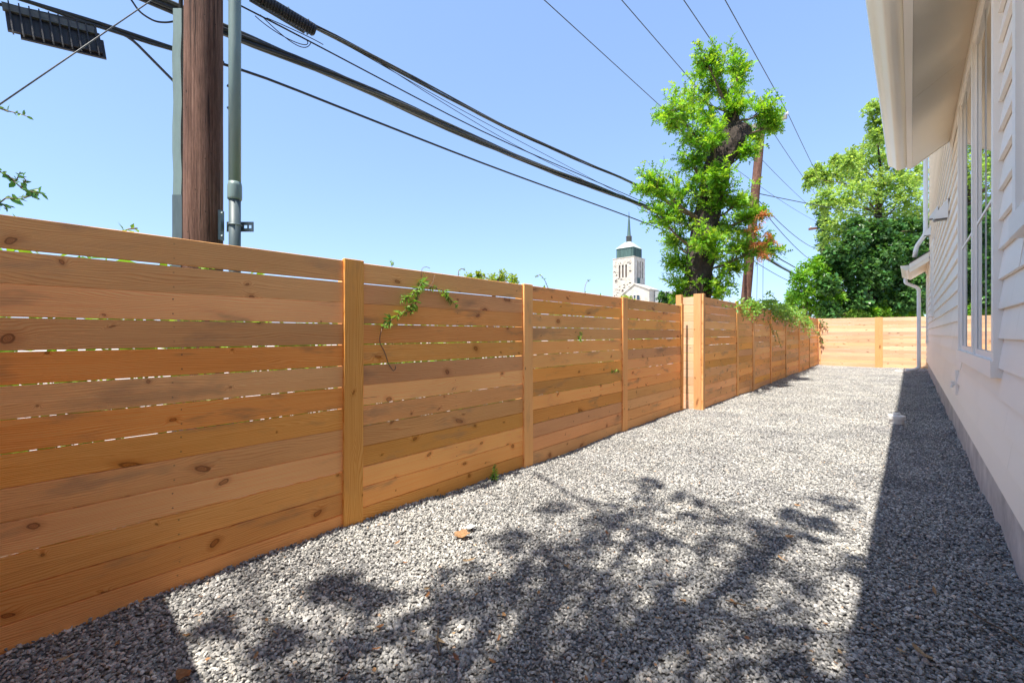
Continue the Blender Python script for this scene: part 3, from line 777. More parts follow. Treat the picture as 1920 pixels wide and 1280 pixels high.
MB().tube([rgt * (ug + .005) + Vector((0, 0, zz(40))), rgt * (ug + .005) + Vector((0, 0, 6.5)), rgt * (ug + .12) + Vector((0, 0, 9))], .016, 8).build('riser_cable', 'rubber', up, smooth=True)
# round conduit on stand-off brackets at the right
cf = pxm(443 - 382)
def vt(z0, z1, r, mat, name):
    return MB().tube([rgt * cf + fwd * -.02 + Vector((0, 0, z)) for z in np.linspace(z0, z1, 6)], r, 18).build(name, mat, up, smooth=True)
vt(zz(372), 9.2, pxm(10.2), 'conduit', 'conduit')
vt(-.05, zz(374), pxm(9.8), 'conduit_dark', 'conduit')
MB().tube([rgt * cf + fwd * -.02 + Vector((0, 0, z)) for z in (zz(376), zz(373), zz(350), zz(343))], [pxm(11.6), pxm(12), pxm(11.8), pxm(10.4)], 18).build('coupling', 'conduit', up, smooth=True)
def standoff(zc, long):
    st = MB()
    a = rgt * pxm(412 - 382) ; 
    def obox(r0, r1, f0, f1, z0, z1):
        q = [rgt * r + fwd * f for r, f in ((r0, f0), (r1, f0), (r1, f1), (r0, f1))]
        st.add([(v.x, v.y, z0) for v in q] + [(v.x, v.y, z1) for v in q], [(3, 2, 1, 0), (4, 5, 6, 7), (0, 1, 5, 4), (1, 2, 6, 5), (2, 3, 7, 6), (3, 0, 4, 7)])
    obox(pxm(29), pxm(36), -.03, .02, zc - .13, zc + .13)
    o = st.build('bracket', 'steel', up, bevel=.002)
    st = MB(); arms = [(pxm(37) + .001, pxm(88), .045, .06)]
    h = .044
    obox(pxm(37) + .001, pxm(66), .040, .046, zc - h, zc + h)          # arm with two slots at its outer end
    for (r0, r1, z0, z1) in ((66, 88, .014, h), (66, 88, -h, -.014), (66, 70, -.014, .014), (76, 79, -.014, .014), (84, 88, -.014, .014)):
        obox(pxm(r0) + .0004, pxm(r1), .040, .046, zc + z0, zc + z1)
    st.build('bracket_arm', 'steel', up)
    hoop = [rgt * (cf + math.cos(t) * pxm(11)) + fwd * (-.02 + math.sin(t) * pxm(11)) + Vector((0, 0, zc)) for t in np.linspace(.4, 2 * math.pi + .2, 16)]
    MB().tube(hoop, .006, 6).build('clamp_ring', 'steel', up, smooth=True)
    for dz in (-.10, .10):
        q = rgt * pxm(38) + fwd * -.03 + Vector((0, 0, zc + dz))
        MB().tube([q, q + rgt * .012], .012, 6).build('bolt', 'steel', up)
standoff(zz(423), True); standoff(zz(423) + 3.1, True)
MB().tube(bendy([rgt * .14 + fwd * .1 + Vector((0, 0, zz(148))), rgt * pxm(38) + fwd * .12 + Vector((0, 0, zz(152))), rgt * pxm(40) + fwd * .12 + Vector((0, 0, zz(186))), rgt * .14 + fwd * .1 + Vector((0, 0, zz(192)))]), .012, 8).build('cable_loop', 'rubber', up, smooth=True)
# cross-arm out of the frame that carries the power lines
MB().box((-2.2, -.06, 9.55), (1.25, .04, 9.68)).build('cross_arm', 'pole', up)

p2b = P(1398, 560, 17.0); p2t = P(1428, 232, 17.0); dirp = (p2t - p2b) / (p2t.z - p2b.z)
p2 = p2b - dirp * p2b.z
u2 = thing('utility_pole', 'slim leaning wooden utility pole with cross-arm behind the pollarded tree', 'utility pole', p2)
log_pole(MB(), (0, 0, -.1), dirp * 9.75, .195, .15, 14, 12).build('pole_shaft', 'pole', u2, smooth=True)
arm_z = zz(212, 15.9)
aR = P(1469, 211, 16.05); 
ax0, ax1 = aR.x - 3.5, aR.x
ay = p2.y + dirp.y * 9 - .17
u2a = MB().box((ax0 - p2.x, ay - .06 - p2.y, aR.z - .13), (ax1 + .06 - p2.x, ay + .05 - p2.y, aR.z + .0)).build('cross_arm', mat_plain('grey_arm_wood', (.26, .225, .20), .8, scale=8, amount=.3), u2)
LINES = []
for px in (1017, 1163, 1280, 1358):
    r_ = ray(px, 0); LINES.append(r_.x / r_.z)          # x per metre above the camera
hl = aR.z - CAMH + .10
for q in LINES:
    x = q * hl
    MB().lathe([(.03, 0), (.055, .03), (.03, .05), (.055, .08), (.03, .12)], 10, (x - p2.x, ay - p2.y, aR.z + .001)).build('insulator', 'pvc', u2, smooth=True)

p3 = onX(1544, 626, -4.9); p3.z = 0
u3 = thing('utility_pole', 'far utility pole half smothered by ivy at the left edge of the big trees', 'utility pole', p3)
d3 = p3.dot(fwd)
log_pole(MB(), (0, 0, -.1), (0, 0, zz(392, d3)), .19, .15, 12, 8).build('pole_shaft', 'pole', u3, smooth=True)
MB().box((-.95, -.06, zz(428, d3)), (.9, .05, zz(424, d3))).build('cross_arm', 'pole', u3)
for k in (-.8, -.3, .5):
    MB().lathe([(.03, 0), (.055, .03), (.03, .05), (.055, .08), (.03, .12)], 8, (k, 0, zz(424, d3) + .001)).build('insulator', 'pvc', u3)

# ================================================================ CABLES
def span(a, b, sag, n=26):
    a, b = Vector(a), Vector(b)
    return [a.lerp(b, i / n) - Vector((0, 0, sag * 4 * (i / n) * (1 - i / n))) for i in range(n + 1)]
def cable(name, label, cat, spans, rad, mat, group=None, n=7):
    pts = []
    for a, b, s in spans:
        q = span(a, b, s); pts += q if not pts else q[1:]
    o = MB().tube(pts, rad, n).build(name, mat, None, smooth=True)
    return tag(o, label, cat, group)
ords = ['power line farthest left of the four, crossing the sky to the pollarded tree', 'thin second power line from the left, ending at the top of the tree',
        'third power line from the left, passing just right of the treetop', 'rightmost power line running over the insulator at the cross-arm end']
for q, lb in zip(LINES, ords):
    x = q * hl
    cable('power_line', 'thin black ' + lb if 'thin' not in lb else lb, 'power line',
          [((x, -28, CAMH + hl + .1), (x, ay, aR.z + .12), .0), ((x, ay, aR.z + .12), (x * .5 - 2.6, p3.y + 6, zz(392, d3) + .3), .25)], .0125, 'rubber', n=6)
CXP = p1.x - .27                                            # cables run just behind the pole
def ct_cable(px, py, X=CXP): return onX(px, py, X)
def tele(name, label, pts_px, end_z, end_x, rad, mat, extra=()):
    """a cable fixed by a few sighted points, run on level to both sides"""
    q = [ct_cable(*p) for p in pts_px]
    q0 = q[0] + (q[0] - q[1]).normalized() * 14; q0.z = q[0].z + .25
    pts = []
    chain = [q0] + q
    for a, b in zip(chain[:-1], chain[1:]):
        m = max(3, int((b - a).length / .6)); pts += [a.lerp(b, i / m) for i in range(m)]
    e = Vector((p2.x + end_x, p2.y, end_z))
    pts += span(q[-1], e, .10, 14)
    f = Vector((p3.x + end_x, p3.y, end_z + .25)); pts += span(e, f, .42, 20)[1:]
    # smooth the corners
    for _ in range(3):
        pts = [pts[0]] + [(pts[i - 1] + pts[i] * 2 + pts[i + 1]) / 4 for i in range(1, len(pts) - 1)] + [pts[-1]]
    mb = MB(); offs = [Vector((0, 0, 0))] + [Vector(o_) for o_ in extra]
    root = thing(name, label, 'cable', (pts[0].x, pts[0].y, pts[0].z)) if extra else None
    for k, of in enumerate(offs):
        c = []
        for i, p in enumerate(pts):
            a = i * .55; tw = Vector((of.x * math.cos(a) - of.z * math.sin(a), 0, of.x * math.sin(a) + of.z * math.cos(a)))
            c.append(p + tw)
        if root:
            o = MB().tube([v - root.location for v in c], rad * (1 if k == 0 else .62), 7).build('strand', mat if k % 2 == 0 else 'rubber', root, smooth=True)
        else:
            o = MB().tube(c, rad, 7).build(name, mat, None, smooth=True); tag(o, label, 'cable')
    return pts
tele('cable_bundle', 'thickest bundle of overhead cables, middle of the group sloping to the tree', [(415, 56), (600, 131), (900, 266), (1220, 392)], 4.95, .2, .030, 'cable',
     [(.028, 0, -.024), (-.026, 0, -.030), (.0, 0, -.048), (.03, 0, .02)])
tele('cable_bundle', 'uppermost bundle of overhead cables, carrying the ribbed black closure', [(470, -6), (600, 55), (900, 217), (1187, 344)], 5.35, .2, .018, 'cable', [(.016, 0, -.022), (-.014, 0, -.03)])
tele('overhead_cable', 'lowest single black overhead cable, crossing in front of the church spire', [(210, 68), (440, 122), (600, 187), (900, 305), (1190, 410)], 4.45, .2, .0135, 'rubber')
tele('overhead_cable', 'thin black cable just under the uppermost bundle, upper of the fine pair', [(450, 10), (600, 88), (900, 247), (1200, 376)], 5.05, .2, .0085, 'rubber')
tele('overhead_cable', 'hair-thin dark wire crossing the fine cable between the two bundles', [(640, 78), (760, 148), (900, 226), (1200, 383)], 5.0, .15, .0045, 'rubber')
tele('overhead_cable', 'second hair-thin dark wire between the two cable bundles', [(660, 82), (780, 163), (960, 272), (1180, 379)], 4.98, .1, .0045, 'rubber')
# cables left of the pole
lc = [onX(-160, -70, CXP), onX(40, 0, CXP), onX(175, 40, CXP), onX(330, 92, CXP), onX(420, 118, CXP)]
tag(MB().tube(bendy(lc), .015, 8).build('overhead_cable', 'rubber', None, smooth=True), 'black cable running down from the top left corner to the near pole', 'cable')
lc = [onX(-160, -20, CXP), onX(50, 18, CXP), onX(180, 48, CXP), onX(240, 66, CXP), onX(330, 157, CXP + .02), onX(345, 175, CXP + .02)]
tag(MB().tube(bendy(lc), .012, 8).build('overhead_cable', 'rubber', None, smooth=True), 'black cable branching down from the splice tray to the conduit guard', 'cable')
lc = [onX(246, 0, CXP), onX(262, 24, CXP), onX(290, 41, CXP), onX(312, 43, CXP), onX(340, 38, CXP)]
tag(MB().tube(bendy(lc), .008, 8).build('overhead_cable', 'rubber', None, smooth=True), 'thin drooping loop of black cable left of the near pole top', 'cable')
a, b = P(-170, 312, 2.2), P(376, -62, 3.62)
tag(MB().tube([a, b], .0042, 8).build('guy_wire', 'cable', None, smooth=True), 'taut steel guy wire crossing diagonally in front of the splice tray', 'guy wire')
# service drops between the far poles
for i, (z0, z1, ex, sg, lb) in enumerate(((6.6, 7.6, .3, .5, 'drooping black service wire curving down right of the leaning pole'),
                                          (6.45, 6.2, .5, .55, 'second service wire drooping from the leaning pole, below the first'),
                                          (6.9, 8.6, 6.5, .15, 'nearly level service wire running right from the leaning pole'))):
    a_ = p2 + dirp * z0 + Vector((.15, .1, 0)); b_ = Vector((p3.x + ex, p3.y - .2, z1))
    cable('service_wire', lb, 'wire', [(a_, b_, sg)], .016, 'rubber', n=6)
for i, dx in enumerate((.35, .62)):
    cable('drop_wire', ('slack thin wire hanging down beside the leaning pole, nearer to it', 'slack thin wire hanging down farther right of the leaning pole')[i], 'wire',
          [(p2 + dirp * 5.0 + rgt * dx * .8, p2 + Vector((0, 0, .2)) + rgt * (dx + .30), .0)], .008, 'rubber', n=5)

# flat splice tray hanging under the cables at the top left
a, b = onX(8, 14, CXP - .02), onX(186, 62, CXP - .02)
tr = thing('splice_tray', 'flat ribbed black cable splice tray hanging at the top left corner', 'splice tray', a)
ax = (b - a); La = ax.length; ax.normalize(); dn = (Vector((0, 0, -1)) + ax * .10 + Vector((.25, 0, 0))).normalized(); nrm = ax.cross(dn).normalized()
def slab(p, q, s0, s1, t0, t1, mb):
    c = [ax * p + dn * s0, ax * q + dn * s0, ax * q + dn * s1, ax * p + dn * s1]
    return mb.add([v + nrm * t0 for v in c] + [v + nrm * t1 for v in c], [(3, 2, 1, 0), (4, 5, 6, 7), (0, 1, 5, 4), (1, 2, 6, 5), (2, 3, 7, 6), (3, 0, 4, 7)])
slab(0, La, .015, .19, -.012, .012, MB()).build('tray_plate', 'blackplastic', tr)
slab(-.01, La * .97, -.015, .045, -.035, -.0125, MB()).build('tray_lip', 'cable', tr)
slab(.06, La * 1.04, .05, .215, .0125, .03, MB()).build('tray_back', 'blackplastic', tr)
for k in range(10):
    s0 = La * (.04 + k * .1)
    slab(s0, s0 + .008, -.035, .225, -.040, -.0355, MB()).build('rib', 'blackplastic', tr)
    slab(s0 + .002, s0 + .010, .045, .222, -.022, -.0122, MB()).build('rib', 'rubber', tr)
# ribbed closure on the uppermost bundle
a, b = onX(447, -26, CXP + .10), onX(590, 58, CXP + .10)
sc = thing('splice_closure', 'ribbed black cable closure slung along the uppermost bundle right of the pole', 'splice closure', a)
ax = b - a; La = ax.length; ax.normalize()
side = ax.cross(Vector((0, 0, 1))).normalized(); upv = side.cross(ax)
nr = 26; pts, rad = [], []
for k in range(nr):
    t0 = La * k / nr
    pts += [ax * t0, ax * (t0 + La / nr * .5), ax * (t0 + La / nr * .55), ax * (t0 + La / nr * .97)]
    rad += [.062, .062, .052, .052]
MB().tube(pts, rad, 14).build('ribbed_body', 'blackplastic', sc)
MB().tube([upv * .064 + side * .0, ax * La + upv * .064], .012, 8).build('top_bar', 'steel', sc, smooth=True)
MB().tube([-upv * .075 + ax * .1, ax * La * .86 - upv * .085], .012, 8).build('bottom_bar', 'cable', sc, smooth=True)
for t in (.3, .62, .9):
    MB().tube([ax * La * t - upv * .09, ax * La * t + upv * .085], .008, 6).build('hanger', 'steel', sc)
# loops of thin wire under it
for i, (xx, lb) in enumerate((((478, 30, 520, 70, 590, 100, 575, 75), 'large slack loop of thin black wire under the ribbed closure'),
                              ((488, 28, 545, 85, 575, 102, 583, 80), 'inner slack loop of thin black wire under the ribbed closure'),
                              ((500, 34, 560, 60, 585, 72, 606, 84), 'short nearly straight black wire under the ribbed closure'))):
    q = [onX(xx[j], xx[j + 1], CXP + .08) for j in range(0, 8, 2)]
    cc = []
    for s in range(17):
        t = s / 16; cc.append(q[0] * (1 - t) ** 3 + q[1] * 3 * t * (1 - t) ** 2 + q[2] * 3 * t * t * (1 - t) * 1.0 + q[3] * t ** 3)
    tag(MB().tube(cc, .0045, 6).build('slack_wire', 'rubber', None, smooth=True), lb, 'wire')

# ================================================================ CHURCH
CD = 130.0
c0 = P(1189, 626, CD); c0.z = 0
ch = thing('church', 'pale limestone church with square bell tower and green copper spire beyond the fence', 'church', c0)
S = 7.25
hz = lambda py: CAMH + (HY - py) / F * CD
tw = MB(); tz = hz(481)
T_ = 1.0
# tower walls with belfry openings cut as recessed slots
def slotted(mb, face, slots, z0, z1, width):
    """wall on the plane of one face with rectangular openings"""
    xs = sorted({0.0, width} | {s[0] for s in slots} | {s[1] for s in slots}); zs = sorted({z0, z1} | {s[2] for s in slots} | {s[3] for s in slots})
    for i in range(len(xs) - 1):
        for j in range(len(zs) - 1):
            xm, zm = (xs[i] + xs[i + 1]) / 2, (zs[j] + zs[j + 1]) / 2
            if any(s[0] < xm < s[1] and s[2] < zm < s[3] for s in slots): continue
            if face == 'y': mb.box((-S + xs[i], 0, zs[j]), (-S + xs[i + 1], .6, zs[j + 1]))
            else: mb.box((-.6, xs[i], zs[j]), (0, xs[i + 1], zs[j + 1]))
sl_y = [(2.02 + k * 1.12, 2.02 + k * 1.12 + .62, hz(518.5), hz(494)) for k in range(3)]
sl_x = [(1.5 + k * 1.55, 1.5 + k * 1.55 + .75, hz(519), hz(487)) for k in range(3)]
slotted(tw, 'y', sl_y, -.1, tz, S)
tw2 = MB(); slotted(tw2, 'x', [(a, b, c, d) for a, b, c, d in sl_x], -.1, tz, S - .602)
for v in range(len(tw2.v)): tw2.v[v] = (tw2.v[v][0], tw2.v[v][1] + .602, tw2.v[v][2])
tw.add(tw2.v, tw2.f)
tw.box((-S + .002, .602, -.1), (-.602, S, tz - .3))
tower = tw.build('tower', 'stone', ch)
for (a, b, c, d) in sl_y: MB().box((-S + a, .32, c), (-S + b, .36, d)).build('belfry_louvre', 'slot', tower)
for (a, b, c, d) in sl_x: MB().box((-.36, a + .602, c), (-.32, b + .602, d)).build('belfry_louvre', 'slot', tower)
for k in range(3):   # fluted lines over the openings
    x = -S + 2.02 + k * 1.12
    MB().box((x + .12, -.05, hz(493)), (x + .5, -.002, tz - .02)).build('flute', 'stone', tower)
MB().box((-S - .12, -.12, tz), (.12, S, tz + .18)).build('coping', 'stone', tower)
MB().box((-S + 3.1, -.06, hz(545)), (-S + 3.7, -.002, hz(541))).build('small_vent', 'slot', tower)
MB().box((.002, 2.0, hz(536)), (.05, 3.8, hz(519))).build('bronze_panel', 'copper', tower)
# courses of stone block: proud blocks scattered over the two faces seen
rs = random.Random(4)
for k in range(230):
    z = rs.uniform(12, tz - .8); x = rs.uniform(.1, S - 1.2); ww = rs.uniform(.4, .95); hh = rs.uniform(.18, .32)
    if any(x < s[1] + .1 and x + ww > s[0] - .1 and z < s[3] + .1 and z + hh > s[2] - .1 for s in sl_y): continue
    MB().box((-S + x, -.03, z), (-S + x + ww, .01, z + hh)).build('stone_block', M['stone_dark' if rs.random() < .6 else 'stone'], tower)
# lantern, roof, spire
l0, l1 = hz(480.5), hz(461)
ins = .78
lm = MB().box((-S + ins, ins, l0 - .2), (-ins, S - ins, l1)).build('lantern', 'copper', ch)
for k in range(13):
    x = -S + ins + .05 + k * (S - 2 * ins - .2) / 12
    MB().box((x, ins - .09, l0), (x + .12, ins - .002, l1)).build('lantern_rib', 'copper', lm)
    MB().box((-ins + .002, ins + .05 + k * (S - 2 * ins - .2) / 12, l0), (-ins + .09, ins + .17 + k * (S - 2 * ins - .2) / 12, l1)).build('lantern_rib', 'copper', lm)
ra, rb = hz(461), hz(447.5); e = ins - .25; cxp, cyp = -S / 2, S / 2; tt = .85
MB().add([(-S + e, e, ra), (-e, e, ra), (-e, S - e, ra), (-S + e, S - e, ra), (cxp - tt, cyp - tt, rb), (cxp + tt, cyp - tt, rb), (cxp + tt, cyp + tt, rb), (cxp - tt, cyp + tt, rb)],
         [(3, 2, 1, 0), (4, 5, 6, 7), (0, 1, 5, 4), (1, 2, 6, 5), (2, 3, 7, 6), (3, 0, 4, 7)]).build('tower_roof', 'copper_light', ch)
sp = MB().lathe([(.80, hz(447.5)), (.72, hz(436)), (.60, hz(435)), (.30, hz(405)), (.07, hz(390)), (.02, hz(388))], 8, (cxp, cyp, 0)).build('spire', 'copper', ch)
for k in range(5):
    z = hz(446 - k * 2.3)
    MB().lathe([(.92, z), (.98, z + .06), (.92, z + .13)], 12, (cxp, cyp, 0)).build('spire_ring', 'slot', sp)
MB().lathe([(.02, hz(390.5)), (.12, hz(389.8)), (.12, hz(389)), (.02, hz(388.3))], 8, (cxp, cyp, 0)).build('finial', 'copper', sp)
# gabled nave front in front of the tower
gx0, gx1, gxa = -2.2, 6.2, 1.6
gxl = P(1163, 626, CD - 6).x - c0.x; gxa = P(1197, 626, CD - 6).x - c0.x; gxr = P(1236, 626, CD - 6).x - c0.x
hz2 = lambda py: CAMH + (HY - py) / F * (CD - 6)
nv = MB().prism([(gxl, -.1), (gxr, -.1), (gxr, hz2(546)), (gxa, hz2(534)), (gxl, hz2(552))], 1, -7.0, -1.0).build('nave', 'stone', ch)
for s, e_ in (((gxl - .3, hz2(552) - .1), (gxa, hz2(534))), ((gxa, hz2(534)), (gxr + .3, hz2(546) - .05))):
    MB().prism([s, e_, (e_[0], e_[1] + .32), (s[0], s[1] + .32)], 1, -7.3, -1.0).build('gable_coping', 'stone', nv)
for px in (1188.5, 1196.5, 1206.5):
    x = P(px, 626, CD - 6).x - c0.x; z0, z1 = hz2(575), hz2(558); r = .55
    arch = [(x - r, z0), (x + r, z0)] + [(x + r * math.cos(t), z1 + r * math.sin(t)) for t in np.linspace(0, math.pi, 9)]
    wq = MB().prism(arch, 1, -7.06, -7.004).build('window', 'darkglass', nv)
    ring = [(x + (r + .1) * math.cos(t), -7.08, z1 + (r + .1) * math.sin(t)) for t in np.linspace(0, math.pi, 11)]
    MB().tube([(x + r + .1, -7.08, z0)] + ring + [(x - r - .1, -7.08, z0)], .12, 6).build('frame', 'stone', wq)
MB().prism([(gxr + .1, hz2(548)), (gxr + 11, hz2(552)), (gxr + 11, -.1), (gxr + .1, -.1)], 1, -4, 10).build('side_aisle', mat_plain('slate_roof', (.30, .32, .33), .8, scale=2, amount=.3), ch)

# ================================================================ TREES
def limb(mb, pts, rad, n=9, wob=.0):
    return mb.tube(bendy(pts) if len(pts) > 2 else pts, np.interp(np.linspace(0, 1, len(bendy(pts)) if len(pts) > 2 else len(pts)), np.linspace(0, 1, len(rad)), rad), n)
def gnarled(pts, rad, n=14, amp=.12, seg=9):
    """trunk with an uneven, furrowed surface"""
    pts = [Vector(p) for p in pts]; full, rr = [], []
    for i in range(len(pts) - 1):
        for k in range(seg):
            t = k / seg; full.append(pts[i].lerp(pts[i + 1], t)); rr.append(rad[i] * (1 - t) + rad[i + 1] * t)
    full.append(pts[-1]); rr.append(rad[-1])
    for _ in range(2): full = [full[0]] + [(full[i - 1] + full[i] * 2 + full[i + 1]) / 4 for i in range(1, len(full) - 1)] + [full[-1]]
    mb = MB().tube(full, rr, n)
    ph = random.random() * 9
    for i in range(len(full)):
        for j in range(n):
            k = i * n + j; v = Vector(mb.v[k]); d = v - full[i]
            a = 2 * math.pi * j / n
            s = 1 + amp * math.sin(3 * a + i * .35 + ph) * .6 + amp * math.sin(5 * a - i * .5) * .5 + random.uniform(-amp, amp) * .55
            mb.v[k] = tuple(full[i] + d * s)
    return mb

# --- pollarded tree behind the fence corner
TD = 10.2
tb = P(1298, 626, TD); tb.z = 0
t1 = thing('pollarded_tree', 'bright green pollarded tree with dark trunk and cut stubs behind the fence corner', 'tree', tb)
def T(px, py, d=0.0): return P(px, py, TD + d) - tb
axis = [Vector((0, 0, -.1)), T(1303, 560), T(1310, 500), T(1322, 430), T(1334, 360), T(1347, 300, .1), T(1362, 262, .15), T(1372, 212, .2)]
mb = gnarled(axis, [.40, .33, .31, .29, .28, .28, .26, .17], 16, .10, 8)
g2 = gnarled([T(1346, 312, .1), T(1366, 285, .0), T(1384, 252, -.1), T(1391, 238, -.1)], [.24, .24, .21, .20], 12, .12, 5); mb.add(g2.v, g2.f)
g2 = gnarled([T(1330, 380), T(1352, 352, -.2), T(1362, 330, -.25)], [.15, .12, .09], 9, .12, 5); mb.add(g2.v, g2.f)
mb.build('trunk', 'bark', t1, smooth=False)
cl = [(1330, 135, 42), (1322, 108, 22), (1300, 180, 44), (1386, 122, 28), (1366, 165, 40), (1265, 205, 38), (1290, 250, 46), (1248, 222, 24), (1332, 215, 48),
      (1438, 210, 30), (1425, 248, 34), (1452, 236, 22), (1400, 285, 28), (1292, 300, 34), (1335, 290, 32), (1232, 350, 34), (1208, 352, 20), (1262, 372, 46), (1308, 362, 40), (1232, 405, 26),
      (1288, 420, 46), (1350, 372, 30), (1395, 372, 30), (1262, 452, 34), (1340, 432, 44), (1392, 430, 34), (1405, 475, 34), (1345, 480, 40), (1452, 470, 22),
      (1305, 530, 48), (1352, 542, 36), (1280, 548, 30), (1268, 492, 20), (1375, 505, 26), (1310, 325, 30), (1420, 405, 22), (1300, 475, 22), (1385, 195, 20)]
cl += [(1345, 330, 24), (1318, 450, 28), (1340, 260, 26)]
lv = Leaves(); tws = MB()
ax_px = [(0, 0)]
for (px, py, rp) in cl:
    r_m = rp / F * TD; dep = random.uniform(-.55, .75) if (px, py) not in ((1345, 330), (1360, 300), (1325, 400), (1318, 450), (1340, 260), (1310, 495)) else -.6
    c = T(px, py, dep)
    # nearest trunk point a little lower
    base = min((a_.lerp(b_, k / 6) for a_, b_ in zip(axis[1:-1], axis[2:]) for k in range(7)), key=lambda q: (q - (c - Vector((0, 0, .5)))).length)
    main = c - (c - base) * .15
    tws.tube([base, base.lerp(c, .5) + Vector((0, 0, -.06)), c], [.035, .024, .012], 6)
    for k in range(14):
        q = Vector(unit(rng.normal(size=(1, 3)))[0]); q.z = q.z * .8 + .25
        e_ = c + q * r_m * random.uniform(.6, 1.5)
        s_ = base.lerp(c, random.uniform(.6, 1.0))
        tp = lv.shoot(s_, e_, 18, .178, start=.15, sag=.05, spread=.85)
        tws.tube([Vector(v) for v in tp], [.009, .007, .005, .003], 4)
    lv.clump(c, r_m * .9, int(30 * (rp / 36) ** 2) + 6, .14)
lv.build('crown', 'leaf_tree', t1, wid=.62, shape='lobed')
tws.build('twigs', 'twig', t1)
dl = Leaves()
for (px, py, rp) in ((1432, 404, 11), (1414, 434, 15), (1446, 446, 15), (1428, 474, 13), (1418, 455, 10)):
    c = T(px, py, -.5)
    for k in range(9):
        q = Vector(unit(rng.normal(size=(1, 3)))[0]); dl.shoot(c - q * .03, c + q * rp / F * TD * 1.2 + Vector((0, 0, -.06)), 9, .11, start=.1, spread=.7)
db = dl.build('dead_sprays', 'leaf_rust', t1, wid=.42, shape='lobed'); db['label'] = 'rust-brown dead leaf sprays on the right side'

# --- generic crowns made of twiggy clumps
def crown_tree(name, label, cat, base, trunk_pts, trunk_r, clumps, mat, L, per, wid=.55, sh=8, nl=12, shape='oval', out=1.15, group=None, bark='bark', clump_n=30, droop=.1):
    t = thing(name, label, cat, base, group=group)
    B = Vector(base)
    if trunk_pts: 
        tm = gnarled([Vector(p) - B for p in trunk_pts], trunk_r, 10, .08, 5)
        tm.build('trunk', bark, t)
    l = Leaves(); tm = MB()
    tp_ = [Vector(p) - B for p in trunk_pts] if trunk_pts else [Vector((0, 0, .2))]
    for (c, r) in clumps:
        c = Vector(c) - B
        b0 = min((a_.lerp(b_, k / 4) for a_, b_ in zip(tp_[:-1], tp_[1:]) for k in range(5)), key=lambda q: (q - (c - Vector((0, 0, r)))).length) if len(tp_) > 1 else tp_[0]
        tm.tube([b0, b0.lerp(c, .55) + Vector((0, 0, .04 * (c - b0).length)), c], [.03 + .02 * r, .02 + .012 * r, .01], 5)
        for k in range(sh):
            q = Vector(unit(rng.normal(size=(1, 3)))[0]); q.z -= droop
            e_ = c + q * r * random.uniform(.7, out)
            l.shoot(c + q * r * .1, e_, nl, L, start=.1, sag=.08, spread=.8)
        l.clump(c, r * .95, clump_n, L)
    l.build('crown', mat, t, wid=wid, shape=shape)
    tm.build('branches', 'twig', t)
    return t
def cpx(lst, d, dd=1.2):
    out = []
    for (px, py, rp) in lst:
        z = d + random.uniform(-dd, dd); out.append((P(px, py, z), rp / F * z))
    return out

# tall loose tree beyond the far fence
d = 25.0; b = P(1655, 600, d); b.z = 0
tall = [(1640, 205, 20), (1648, 235, 20), (1640, 265, 26), (1665, 290, 32), (1625, 300, 34), (1590, 320, 34), (1560, 330, 30), (1532, 325, 20), (1520, 335, 14), (1605, 355, 40), (1570, 372, 32),
        (1545, 375, 22), (1640, 350, 40), (1680, 340, 40), (1705, 370, 40), (1580, 415, 38), (1620, 405, 42), (1665, 400, 44), (1700, 420, 40), (1560, 440, 26), (1595, 300, 22), (1655, 250, 16),
        (1685, 300, 30), (1720, 330, 30), (1720, 400, 34), (1600, 450, 36), (1570, 300, 12)]
crown_tree('tall_tree', 'tall loose light green tree rising behind the far fence and ivy', 'tree', b,
           [b - Vector((0, 0, .1)), P(1652, 480, d), P(1645, 400, d), P(1652, 330, d), P(1645, 260, d)], [.34, .26, .18, .09, .02], cpx(tall, d, 1.8), 'leaf_pale', .19, 0, wid=.58, sh=34, nl=24, clump_n=110, out=1.5, droop=.25)
# ivy-smothered dark tree
d = 23.0; b = P(1620, 600, d); b.z = 0
ivy = []
for gy in range(430, 590, 24):
    for gx in range(1558, 1735, 24):
        if gy < 470 and gx < 1600: continue
        ivy.append((gx + random.uniform(-9, 9), gy + random.uniform(-9, 9), random.uniform(17, 25)))
crown_tree('ivy_covered_tree', 'dark green ivy-smothered tree filling the middle above the far fence', 'tree', b,
           [b - Vector((0, 0, .1)), P(1625, 540, d + .6), P(1640, 470, d + .6), P(1650, 420, d + .6)], [.5, .4, .3, .2], cpx(ivy, d, .9), 'leaf_ivy', .21, 0, wid=.8, sh=14, nl=14, clump_n=260)
# ivy column on the far pole
d = d3 - .4; b = p3 + Vector((0, -.6, 0))
iv = [(1545 + random.uniform(-7, 7), y_, random.uniform(8, 13)) for y_ in range(400, 600, 11)]
crown_tree('ivy_column', 'narrow column of ivy climbing the far utility pole', 'ivy', b, None, None, cpx(iv, d, .4), 'leaf_ivy', .22, 0, wid=.8, sh=10, nl=10, clump_n=80)
